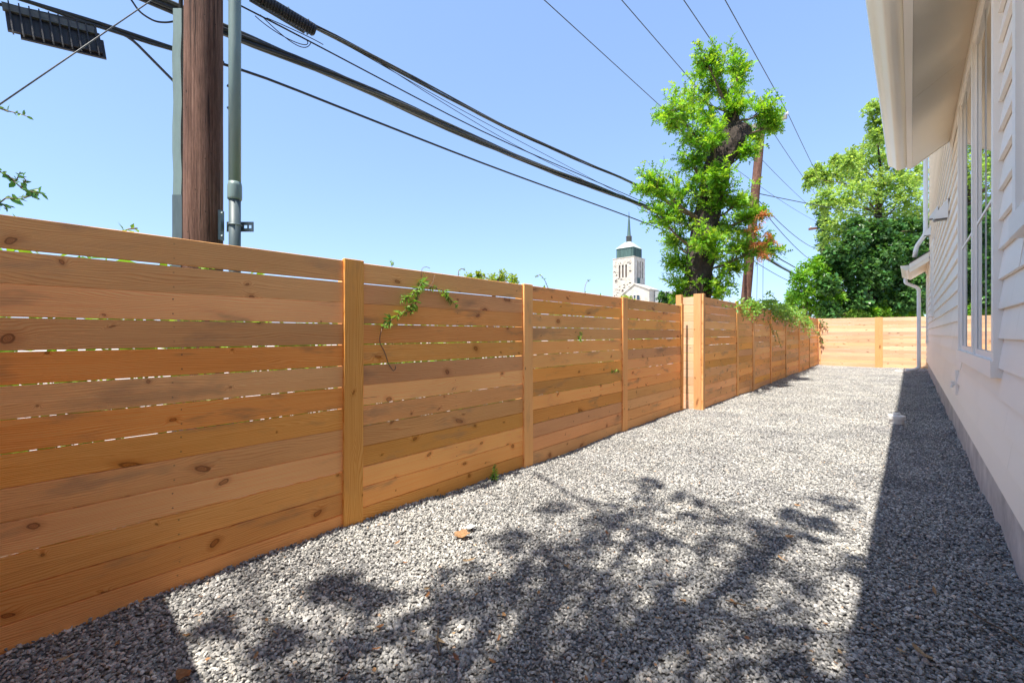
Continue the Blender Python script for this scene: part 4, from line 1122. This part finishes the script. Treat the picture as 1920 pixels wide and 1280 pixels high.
# bright bushes over the far fence
d = 23.4; b = P(1510, 600, d); b.z = 0
bl = [(1500, 520, 20), (1520, 505, 24), (1545, 520, 26), (1505, 548, 26), (1530, 545, 28), (1555, 555, 26), (1492, 575, 22), (1520, 575, 26), (1550, 582, 24), (1575, 570, 20), (1488, 555, 14), (1538, 490, 12)]
crown_tree('bush', 'bright fresh green bush above the left corner of the far fence', 'bush', b, [b, b + Vector((0, 0, 1.5))], [.12, .06], cpx(bl, d, .6), 'leaf_bush', .20, 0, wid=.55, sh=20, nl=18, clump_n=200)
d = 23.1; b = P(1690, 600, d); b.z = 0
bl = [(1665, 560, 20), (1690, 548, 22), (1712, 560, 22), (1650, 578, 18), (1680, 580, 20), (1705, 583, 20), (1725, 575, 18), (1635, 588, 12), (1700, 535, 14)]
crown_tree('bush', 'glossy green bush above the right end of the far fence beside the downspout', 'bush', b, [b, b + Vector((0, 0, 1.5))], [.12, .06], cpx(bl, d, .4), 'leaf_bush', .21, 0, wid=.62, sh=20, nl=18, clump_n=200)
d = 22.95; b = P(1600, 605, d); b.z = 0
bl = [(x_, 588 + random.uniform(-4, 5), random.uniform(8, 12)) for x_ in range(1560, 1665, 12)]
crown_tree('creeper', 'low yellow-green creeper along the top of the far fence', 'creeper', b, None, None, cpx(bl, d, .25), 'leaf_vine', .15, 0, wid=.55, sh=14, nl=14, clump_n=70)
# treetops behind the near fence
d = 14.0; b = P(920, 600, d); b.z = 0
crown_tree('small_tree', 'small yellow-green treetop peeking over the near fence left of the church', 'tree', b, [b, b + Vector((0, 0, 2.2)), P(935, 520, d)], [.12, .09, .03],
           cpx([(882, 522, 12), (900, 515, 11), (925, 522, 13), (945, 516, 13), (962, 524, 12), (905, 530, 12), (940, 532, 14)], d, .4), 'leaf_yellow', .085, 0, wid=.7, sh=14, nl=12, clump_n=90)
d = 11.5; b = P(1246, 600, d); b.z = 0
crown_tree('bush', 'dark green bush behind the fence just left of the corner post', 'bush', b, [b, b + Vector((0, 0, 1.2))], [.08, .04],
           cpx([(1240, 556, 10), (1252, 560, 11), (1246, 566, 10), (1262, 562, 8)], d, .2), 'leaf_ivy', .10, 0, wid=.7, sh=8, nl=9, clump_n=30)
d = 12.5; b = P(1170, 610, d); b.z = 0
crown_tree('bush', 'small yellow-green sprig in front of the church tower foot', 'bush', b, [b, b + Vector((0, 0, 1.2))], [.05, .03],
           cpx([(1172, 558, 6), (1180, 562, 7), (1165, 562, 5)], d, .1), 'leaf_yellow', .08, 0, wid=.6, sh=6, nl=7, clump_n=12)

# --- undergrowth seen through the gaps of the fence
ug_ = Leaves()
for k in range(380):
    y_ = random.uniform(-.8, 7.6); ug_.clump((near_x(y_) - random.uniform(.32, 1.0), y_, random.uniform(.1, 1.72 if y_ < 1.2 or y_ > 4 else 1.5)), .24, 34, .085)
for k in range(260):
    y_ = random.uniform(-.8, 7.6); ug_.clump((near_x(y_) - random.uniform(.22, .55), y_, random.uniform(.02, 1.0)), .13, 26, .075)
tag(ug_.build('undergrowth', 'leaf_bush', None, wid=.6), 'leafy undergrowth glimpsed through the gaps of the near fence', 'undergrowth', kind='stuff')
ug_ = Leaves()
for k in range(150):
    y_ = random.uniform(8.0, 22); ug_.clump((far_x(y_) - random.uniform(.3, .9), y_, random.uniform(.1, 1.7)), .26, 26, .10)
tag(ug_.build('undergrowth', 'leaf_bush', None, wid=.6), 'leafy undergrowth behind the taller farther fence run', 'undergrowth', kind='stuff')

# --- shrub at the left edge, behind the near fence
b = P(-90, 600, 3.9); b.z = 0
sh_ = thing('shrub', 'leafy shrub behind the near fence with sprays poking in at the left edge', 'shrub', b)
lv = Leaves(); st = MB(); dd_ = 3.9
def spray(pts, n, L, dep=dd_):
    q = [P(x_, y_, dep) - b for x_, y_ in pts]
    for a_, c_ in zip(q[:-1], q[1:]): lv.shoot(a_, c_, n, L, start=.05, spread=.8)
    st.tube(q, list(np.linspace(.009, .003, len(q))), 5)
spray([(-90, 290), (-20, 312), (12, 328), (40, 352), (62, 360), (80, 364)], 6, .075)
spray([(-90, 420), (-20, 395), (10, 372), (45, 372), (70, 362)], 6, .08)
spray([(-60, 420), (-30, 390), (4, 382), (14, 392)], 5, .07)
spray([(12, 328), (30, 340), (38, 322)], 4, .06); spray([(40, 352), (48, 338), (42, 330)], 4, .055)
spray([(-80, 190), (-10, 200), (12, 208), (36, 213), (52, 219)], 3, .055)
for k in range(40):
    c = P(random.uniform(-330, -60), random.uniform(180, 600), dd_ + random.uniform(-.3, .4)) - b
    lv.clump(c, .25, 40, .08); st.tube([Vector((0, 0, .1)), c], [.02, .006], 5)
lv.build('foliage', 'leaf_ivy', sh_, wid=.68, shape='ovate'); st.build('stems', 'twig', sh_)

# --- vines
def vine(name, label, runs, L, mat='leaf_vine', n=6, r=.0035, base=None, shape='palm', wid=.95):
    o = thing(name, label, 'vine', base or runs[0][0]); B = o.location.copy(); l = Leaves(); s_ = MB()
    for pts in runs:
        q = [Vector(p) - B for p in pts]
        for a_, c_ in zip(q[:-1], q[1:]):
            if n: l.shoot(a_, c_, n, L, start=0, spread=.95)
        s_.tube(bendy(q) if len(q) > 2 else q, r, 5)
    l.build('leaves', mat, o, wid=wid, shape=shape); s_.build('stem', 'vinestem', o, smooth=True)
    return o
def nfp(px, py, off=.05):        # a point just in front of the near fence
    r_ = ray(px, py); a_ = near_x(0) + off; t = a_ / (r_.x + .026 * r_.y); return Vector((0, 0, CAMH)) + t * r_
vn = vine('climbing_vine', 'creeper sprig with pale green leaves hanging down the second fence panel',
     [[nfp(790, 515, -.01), nfp(788, 535, .05), nfp(782, 560, .07), nfp(760, 582, .07), nfp(735, 598, .06), nfp(716, 616, .05)],
      [nfp(788, 535, .05), nfp(770, 555, .09), nfp(752, 562, .08)],
      [nfp(782, 560, .07), nfp(775, 582, .08), nfp(758, 586, .08)],
      [nfp(790, 530, .04), nfp(832, 545, .05), nfp(842, 560, .06), nfp(858, 574, .06)]], .062, n=5)
MB().tube(bendy([v - vn.location for v in (nfp(716, 616, .05), nfp(710, 640, .035), nfp(722, 660, .03), nfp(728, 682, .03), nfp(738, 696, .04), nfp(742, 690, .04), nfp(741, 686, .04))]), .0032, 5).build('bare_stem', 'vinestem', vn, smooth=True)
MB().tube(bendy([v - vn.location for v in (nfp(790, 520, .02), nfp(791, 502, .02), nfp(800, 500, .02), nfp(806, 503, .02))]), .002, 5).build('tendril', 'vinestem', vn, smooth=True)
MB().tube(bendy([v - vn.location for v in (nfp(800, 545, .05), nfp(812, 530, .05), nfp(815, 515, .04))]), .002, 5).build('tendril', 'vinestem', vn, smooth=True)
vine('vine_sprig', 'tiny green sprig poking through the third fence panel', [[nfp(1078, 637, -.03), nfp(1086, 634, .03), nfp(1090, 640, .05)], [nfp(1086, 634, .03), nfp(1088, 624, .03)]], .045, n=3)
vine('vine_sprig', 'small green sprig beside the third post trim', [[nfp(1140, 697, -.02), nfp(1150, 695, .04), nfp(1160, 696, .05)]], .055, n=4)
vine('vine_sprig', 'pale green sprig on the corner panel below the pollarded tree', [[P(1350, 568, 8.3), P(1362, 576, 8.3), P(1376, 572, 8.3)]], .055, n=5)
for pts, lb in (([(1030, 548), (1022, 525), (1012, 514), (1004, 520)], 'leafy curled tendril standing above the third fence panel'),
                ([(1098, 560), (1096, 540), (1100, 528), (1107, 524)], 'bare curved tendril above the third fence panel, left of the church'),
                ([(735, 500), (735, 494), (738, 493)], 'tiny curled tendril on the top edge of the second fence panel'),
                ([(859, 522), (860, 506), (866, 503), (872, 507)], 'hooked bare tendril left of the yellow-green treetop')):
    vine('tendril', lb, [[nfp(x_, y_, -.10) for x_, y_ in pts]], .03, n=3 if 'leafy' in lb else 1, r=.0032)
for x_, y_, lb in ((240, 430, 'pair of bright leaves peeking over the near fence top left of the pole'),):
    vine('vine_sprig', lb, [[nfp(225, 442, -.06), nfp(236, 430, -.06), nfp(258, 428, -.06)]], .045, n=3, shape='oval', wid=.6)
# weed at the foot of the fence
q = onG(926, 903); q.x = max(q.x, near_x(q.y) + .04); q.z = gz(q.x, q.y)
vine('weed', 'small bright green weed growing from the gravel at the fence foot', [[q, q + Vector((.01, 0, .06)), q + Vector((.0, .01, .11))], [q, q + Vector((.03, -.02, .05))]], .05, n=5, base=q)

# creeper tumbling over the taller fence run
mv = thing('creeper', 'mass of bright creeper tumbling over the top of the taller fence run', 'creeper', (far_x(14), 14, 0)); B = mv.location.copy()
lv = Leaves(); st = MB()
def ffp(px, py, off=.0):
    r_ = ray(px, py); t = (FX0 + off) / (r_.x - FB * r_.y); return Vector((0, 0, CAMH)) + t * r_
for (px, py, n_, sp_) in ((1395, 575, 7, 14), (1410, 572, 9, 16), (1425, 578, 12, 18), (1440, 578, 12, 20), (1455, 582, 16, 22), (1468, 588, 18, 24), (1480, 592, 18, 24), (1492, 595, 16, 22), (1505, 600, 14, 18), (1518, 603, 10, 14), (1445, 568, 8, 14), (1470, 575, 8, 16)):
    for k in range(int(n_ * .7)):
        a_ = ffp(px + random.uniform(-8, 8), py - random.uniform(0, 5), random.uniform(-.25, .05)) - B
        down = random.random() < .7
        c_ = (ffp(px + random.uniform(-16, 16), py + (random.uniform(4, 30) if down else -random.uniform(0, 6)), random.uniform(.08, .35) if down else random.uniform(-.2, .25)) - B)
        lv.shoot(a_, c_, 24, .11, start=.05, sag=.10 if down else .02, spread=.85); st.tube([a_, a_.lerp(c_, .5) + Vector((0, 0, .05)), c_], [.006, .005, .003], 4)
for (px, y0, y1) in ((1385, 570, 600), (1445, 605, 640), (1455, 620, 652), (1440, 600, 626)):
    a_ = ffp(px, y0, .08) - B; c_ = ffp(px + 10, y1, .10) - B
    lv.shoot(a_, c_, 16, .06, start=0, spread=.8); st.tube([a_, c_], .004, 4)
lv.build('leaves', 'leaf_vine', mv, wid=.5); st.build('stems', 'vinestem', mv)
# darker hanging leaves in the far left corner and on the sunny fence
cv = thing('hanging_vine', 'few dark leaves of a vine hanging down the left corner of the sunlit far fence', 'vine', (bx0 + .3, 22.25, 1.6)); B = cv.location.copy(); lv = Leaves(); st = MB()
def bfp(px, py, off=.12):
    r_ = ray(px, py); t = (22.4 - off) / r_.y; return Vector((0, 0, CAMH)) + t * r_
for pts in ([(1534, 598), (1540, 606), (1543, 612)], [(1536, 600), (1548, 604), (1551, 614)], [(1535, 612), (1538, 630), (1541, 640)], [(1536, 625), (1542, 638), (1540, 648)]):
    q = [bfp(*p_) - B for p_ in pts]
    for a_, c_ in zip(q[:-1], q[1:]): lv.shoot(a_, c_, 4, .14, start=0, spread=.7)
    st.tube(q, .005, 4)
lv.build('leaves', 'leaf_ivy', cv, wid=.5); st.build('stems', 'vinestem', cv)

# --- shade tree behind the viewer: its crown throws the dappled shade
sb_ = Vector((-1.1, -5.2, 0)); KY = math.cos(SUN_EL) / math.sin(SUN_EL)
blobs = [(1245, 935, .30), (1165, 960, .24), (1320, 960, .28), (1090, 1010, .22), (1200, 1010, .26), (1290, 1020, .30), (960, 1010, .14), (1000, 1050, .20), (1390, 985, .18), (640, 1095, .12), (610, 1100, .12),
         (860, 1085, .18), (930, 1110, .20), (1060, 1085, .22), (1170, 1090, .26), (1260, 1110, .24), (1380, 1075, .26), (1460, 1070, .22), (1500, 975, .15), (1575, 945, .15), (1540, 985, .12), (1480, 1010, .16), (1440, 1030, .2),
         (700, 1190, .16), (620, 1262, .16), (790, 1160, .16), (800, 1230, .14), (980, 1180, .20), (1100, 1170, .22), (1230, 1190, .24), (1340, 1170, .24), (1450, 1150, .26), (1560, 1180, .22), (1000, 1260, .16), (1150, 1260, .2), (1320, 1255, .22), (1450, 1240, .22), (1560, 1255, .22),
         (420, 1180, .10), (520, 1200, .08), (1040, 950, .10), (1600, 1060, .14), (1215, 905, .16), (700, 1120, .10), (1130, 985, .2), (1010, 1090, .2)]
tr_pts = [sb_ - Vector((0, 0, .1)), sb_ + Vector((.05, .3, 2.6)), sb_ + Vector((.1, .8, 5.4)), sb_ + Vector((.0, 1.6, 8.4))]
clumps_ = []
for (px, py, r_) in blobs:
    gq = onG(px, py); h = random.uniform(6.8, 9.6)
    clumps_.append((Vector((gq.x - h * SUN_DX / math.sin(SUN_EL), gq.y - h * KY, h)), r_))
for k in range(60):     # the rest of the crown, over and behind the viewer
    h = random.uniform(5.5, 9.0); clumps_.append((Vector((random.uniform(-3.8, 2.6), random.uniform(-7.5, -3.2), h)), random.uniform(.3, .5)))
stree = crown_tree('shade_tree', 'tall leafy tree behind the viewer that throws the dappled shade', 'tree', sb_, tr_pts, [.28, .24, .2, .12], clumps_, 'leaf_tree', .10, 0, wid=.55, sh=8, nl=8, clump_n=10, out=1.6)
def lift(px, py, h):
    gq = onG(px, py); return Vector((gq.x - h * SUN_DX / math.sin(SUN_EL), gq.y - h * KY, h)) - sb_
MB().tube(bendy([tr_pts[2] - sb_, lift(1330, 1040, 7.6), lift(1130, 960, 7.6), lift(1002, 886, 7.5)]), .022, 6).build('bough', 'bark', stree)
MB().tube(bendy([tr_pts[3] - sb_, lift(1300, 1150, 8.0), lift(1000, 1120, 8.0), lift(640, 1100, 7.9)]), .018, 6).build('bough', 'bark', stree)

# ================================================================ LITTER ON THE GRAVEL
def curled_leaf(L, W, curl, seed):
    r_ = random.Random(seed); vs, fs = [], []
    nseg = 5
    for i in range(nseg + 1):
        t = i / nseg; wv = W * math.sin(math.pi * (t * .92 + .04)) ** .8 * (1 + .25 * r_.uniform(-1, 1)); zc = curl * L * (2 * t - 1) ** 2
        for s_ in (-1, 0, 1): vs.append((L * (t - .5), s_ * wv / 2, zc + (abs(s_) * curl * W * .9) + r_.uniform(-.002, .002)))
    for i in range(nseg):
        for j in range(2):
            k = i * 3 + j; fs.append((k, k + 1, k + 4, k + 3))
    m_ = MB(); m_.v, m_.f = vs, fs
    me = m_.mesh('fallen_leaf', smooth=True); me.materials.append(M['leaf_dry']); return me
leaf_meshes = [curled_leaf(.040, .017, .06, 1), curled_leaf(.048, .020, .10, 2), curled_leaf(.032, .018, .05, 3), curled_leaf(.052, .014, .08, 4), curled_leaf(.026, .015, .12, 5)]
spots = [(672, 1098), (800, 1107), (802, 1118), (1065, 1060), (1158, 1048), (1200, 1106), (712, 1178), (775, 1185), (825, 1200), (850, 1187), (855, 1230), (923, 1238), (955, 1255), (1063, 1062), (935, 1150), (945, 1148),
         (705, 1220), (702, 1258), (648, 1270), (1068, 998), (1138, 1003), (1375, 1133), (1550, 1175), (1645, 1185), (1667, 1050), (1650, 1030), (1658, 950), (1640, 895), (1752, 1112), (1510, 1292 - 20), (1495, 955), (1525, 962),
         (390, 1240), (435, 1165), (500, 1168), (350, 1200), (480, 1232), (330, 1210), (1620, 895), (1600, 1000), (1465, 1055), (1480, 1016), (920, 930), (760, 1060), (1230, 1250), (1130, 1230), (1280, 1130), (1400, 1200), (120, 1245), (220, 1220), (1340, 860), (1225, 850), (1150, 985), (745, 1022), (1010, 1110), (1575, 1230), (1690, 1230)]
for k in range(60):
    spots.append((random.uniform(360, 1880), 1280 - 440 * random.random() ** 1.3))
for i, (px, py) in enumerate(spots):
    q = onG(px, min(py, 1278)); 
    if q.x < near_x(q.y) + .06 or q.x > .38: continue
    o = link('fallen_leaf', leaf_meshes[i % 5]); o.location = (q.x, q.y, gz(q.x, q.y) + .016)
    o.rotation_euler = (random.uniform(-.4, .4), random.uniform(-.4, .4), random.uniform(0, 6.28)); s_ = random.uniform(.6, 1.1) * (1 if i < 57 else .6); o.scale = (s_, s_, s_)
    if q.x > -.22: tag(o, 'small dry brown leaf on the shaded strip of gravel beside the house', 'leaf', 'dry leaves in the shade of the house')
    elif q.y < .55: tag(o, 'small dry leaf in the dark shade at the foot of the nearest fence panel', 'leaf', 'dry leaves in the dark lower left corner')
    elif q.y < 2.0 and q.x < -1.2: tag(o, 'small dry orange-brown leaf on the sunny gravel at the bottom left', 'leaf', 'dry leaves at the bottom left')
    elif q.y > 3.4: tag(o, 'small dry leaf on the open gravel beyond the dappled tree shade', 'leaf', 'dry leaves farther up the yard')
    else: tag(o, 'small dry leaf among the dappled tree shade in the middle of the gravel', 'leaf', 'dry leaves in the dappled shade')
def crumpled(seed, R0):
    r_ = random.Random(seed); n = 22; vs = [(0, 0, .004)]; fs = []
    for ring, k in ((.5, .5), (1.0, 1.0)):
        for i in range(n):
            a = 2 * math.pi * i / n
            lobe = .62 + .38 * abs(math.cos(a * 2.5)) ** .7
            rr_ = R0 * k * lobe * (1 + r_.uniform(-.08, .08)); x, y = rr_ * math.cos(a) * 1.35, rr_ * math.sin(a) * .8
            vs.append((x, y, .10 * R0 * math.sin(a * 3 + seed) * k + (.42 * R0 * (y / R0) ** 2 + .16 * R0 * (x / R0) ** 2) + r_.uniform(-.03, .03) * R0))
    for i in range(n):
        j = (i + 1) % n; fs.append((0, 1 + i, 1 + j)); fs.append((1 + i, 1 + n + i, 1 + n + j, 1 + j))
    m_ = MB(); m_.v, m_.f = vs, fs; me = m_.mesh('fallen_leaf', smooth=False); me.materials.append(M['leaf_dry']); return me
q = onG(866, 1010); o = link('fallen_leaf', crumpled(3, .044)); o.location = (q.x, q.y, gz(q.x, q.y) + .022); o.rotation_euler = (.25, -.1, .7)
tag(o, 'large crumpled tan leaf lying on the gravel near the second fence panel', 'leaf')
for px, py, s_, rz_, lb in ((880, 1055, 1.4, 1.0, 'long narrow tan leaf below the large crumpled one'),
                            (1727, 1238, 1.5, 2.4, 'pale tan leaf on the dark shaded gravel at the lower right'), (345, 1274, 1.6, .3, 'broad cream leaf on the gravel at the bottom left edge')):
    q = onG(px, py); o = link('fallen_leaf', curled_leaf(.052, .026 if s_ > 1.45 else .014, .14, int(px))); o.location = (q.x, q.y, gz(q.x, q.y) + .022)
    o.rotation_euler = (.15, -.1, rz_); o.scale = (s_, s_, s_); tag(o, lb, 'leaf')
q = onG(866, 1000); wp = MB().add([(-.03, -.02, .01), (.03, -.02, .02), (.035, .025, .03), (-.02, .03, .022), (0, 0, .035)], [(0, 1, 4), (1, 2, 4), (2, 3, 4), (3, 0, 4)]).build('paper_scrap', 'pvc')
wp.location = (q.x + .02, q.y + .05, gz(q.x, q.y) + .012); tag(wp, 'crumpled white scrap beside the large tan leaf', 'scrap')
for pts, lb in (([(1815, 1150), (1850, 1172), (1885, 1188), (1918, 1215)], 'long thin curved twig on the shaded gravel at the lower right'),
                ([(1360, 1130), (1380, 1136), (1398, 1142)], 'short pale twig on the dappled gravel'), ([(822, 1180), (820, 1210), (825, 1228)], 'dark stalk lying on the gravel at the bottom')):
    q = [onG(*p_) for p_ in pts]; q = [Vector((v.x, v.y, gz(v.x, v.y) + .02)) for v in q]
    tag(MB().tube(bendy(q), .0035, 5).build('twig', 'twig'), lb, 'twig')
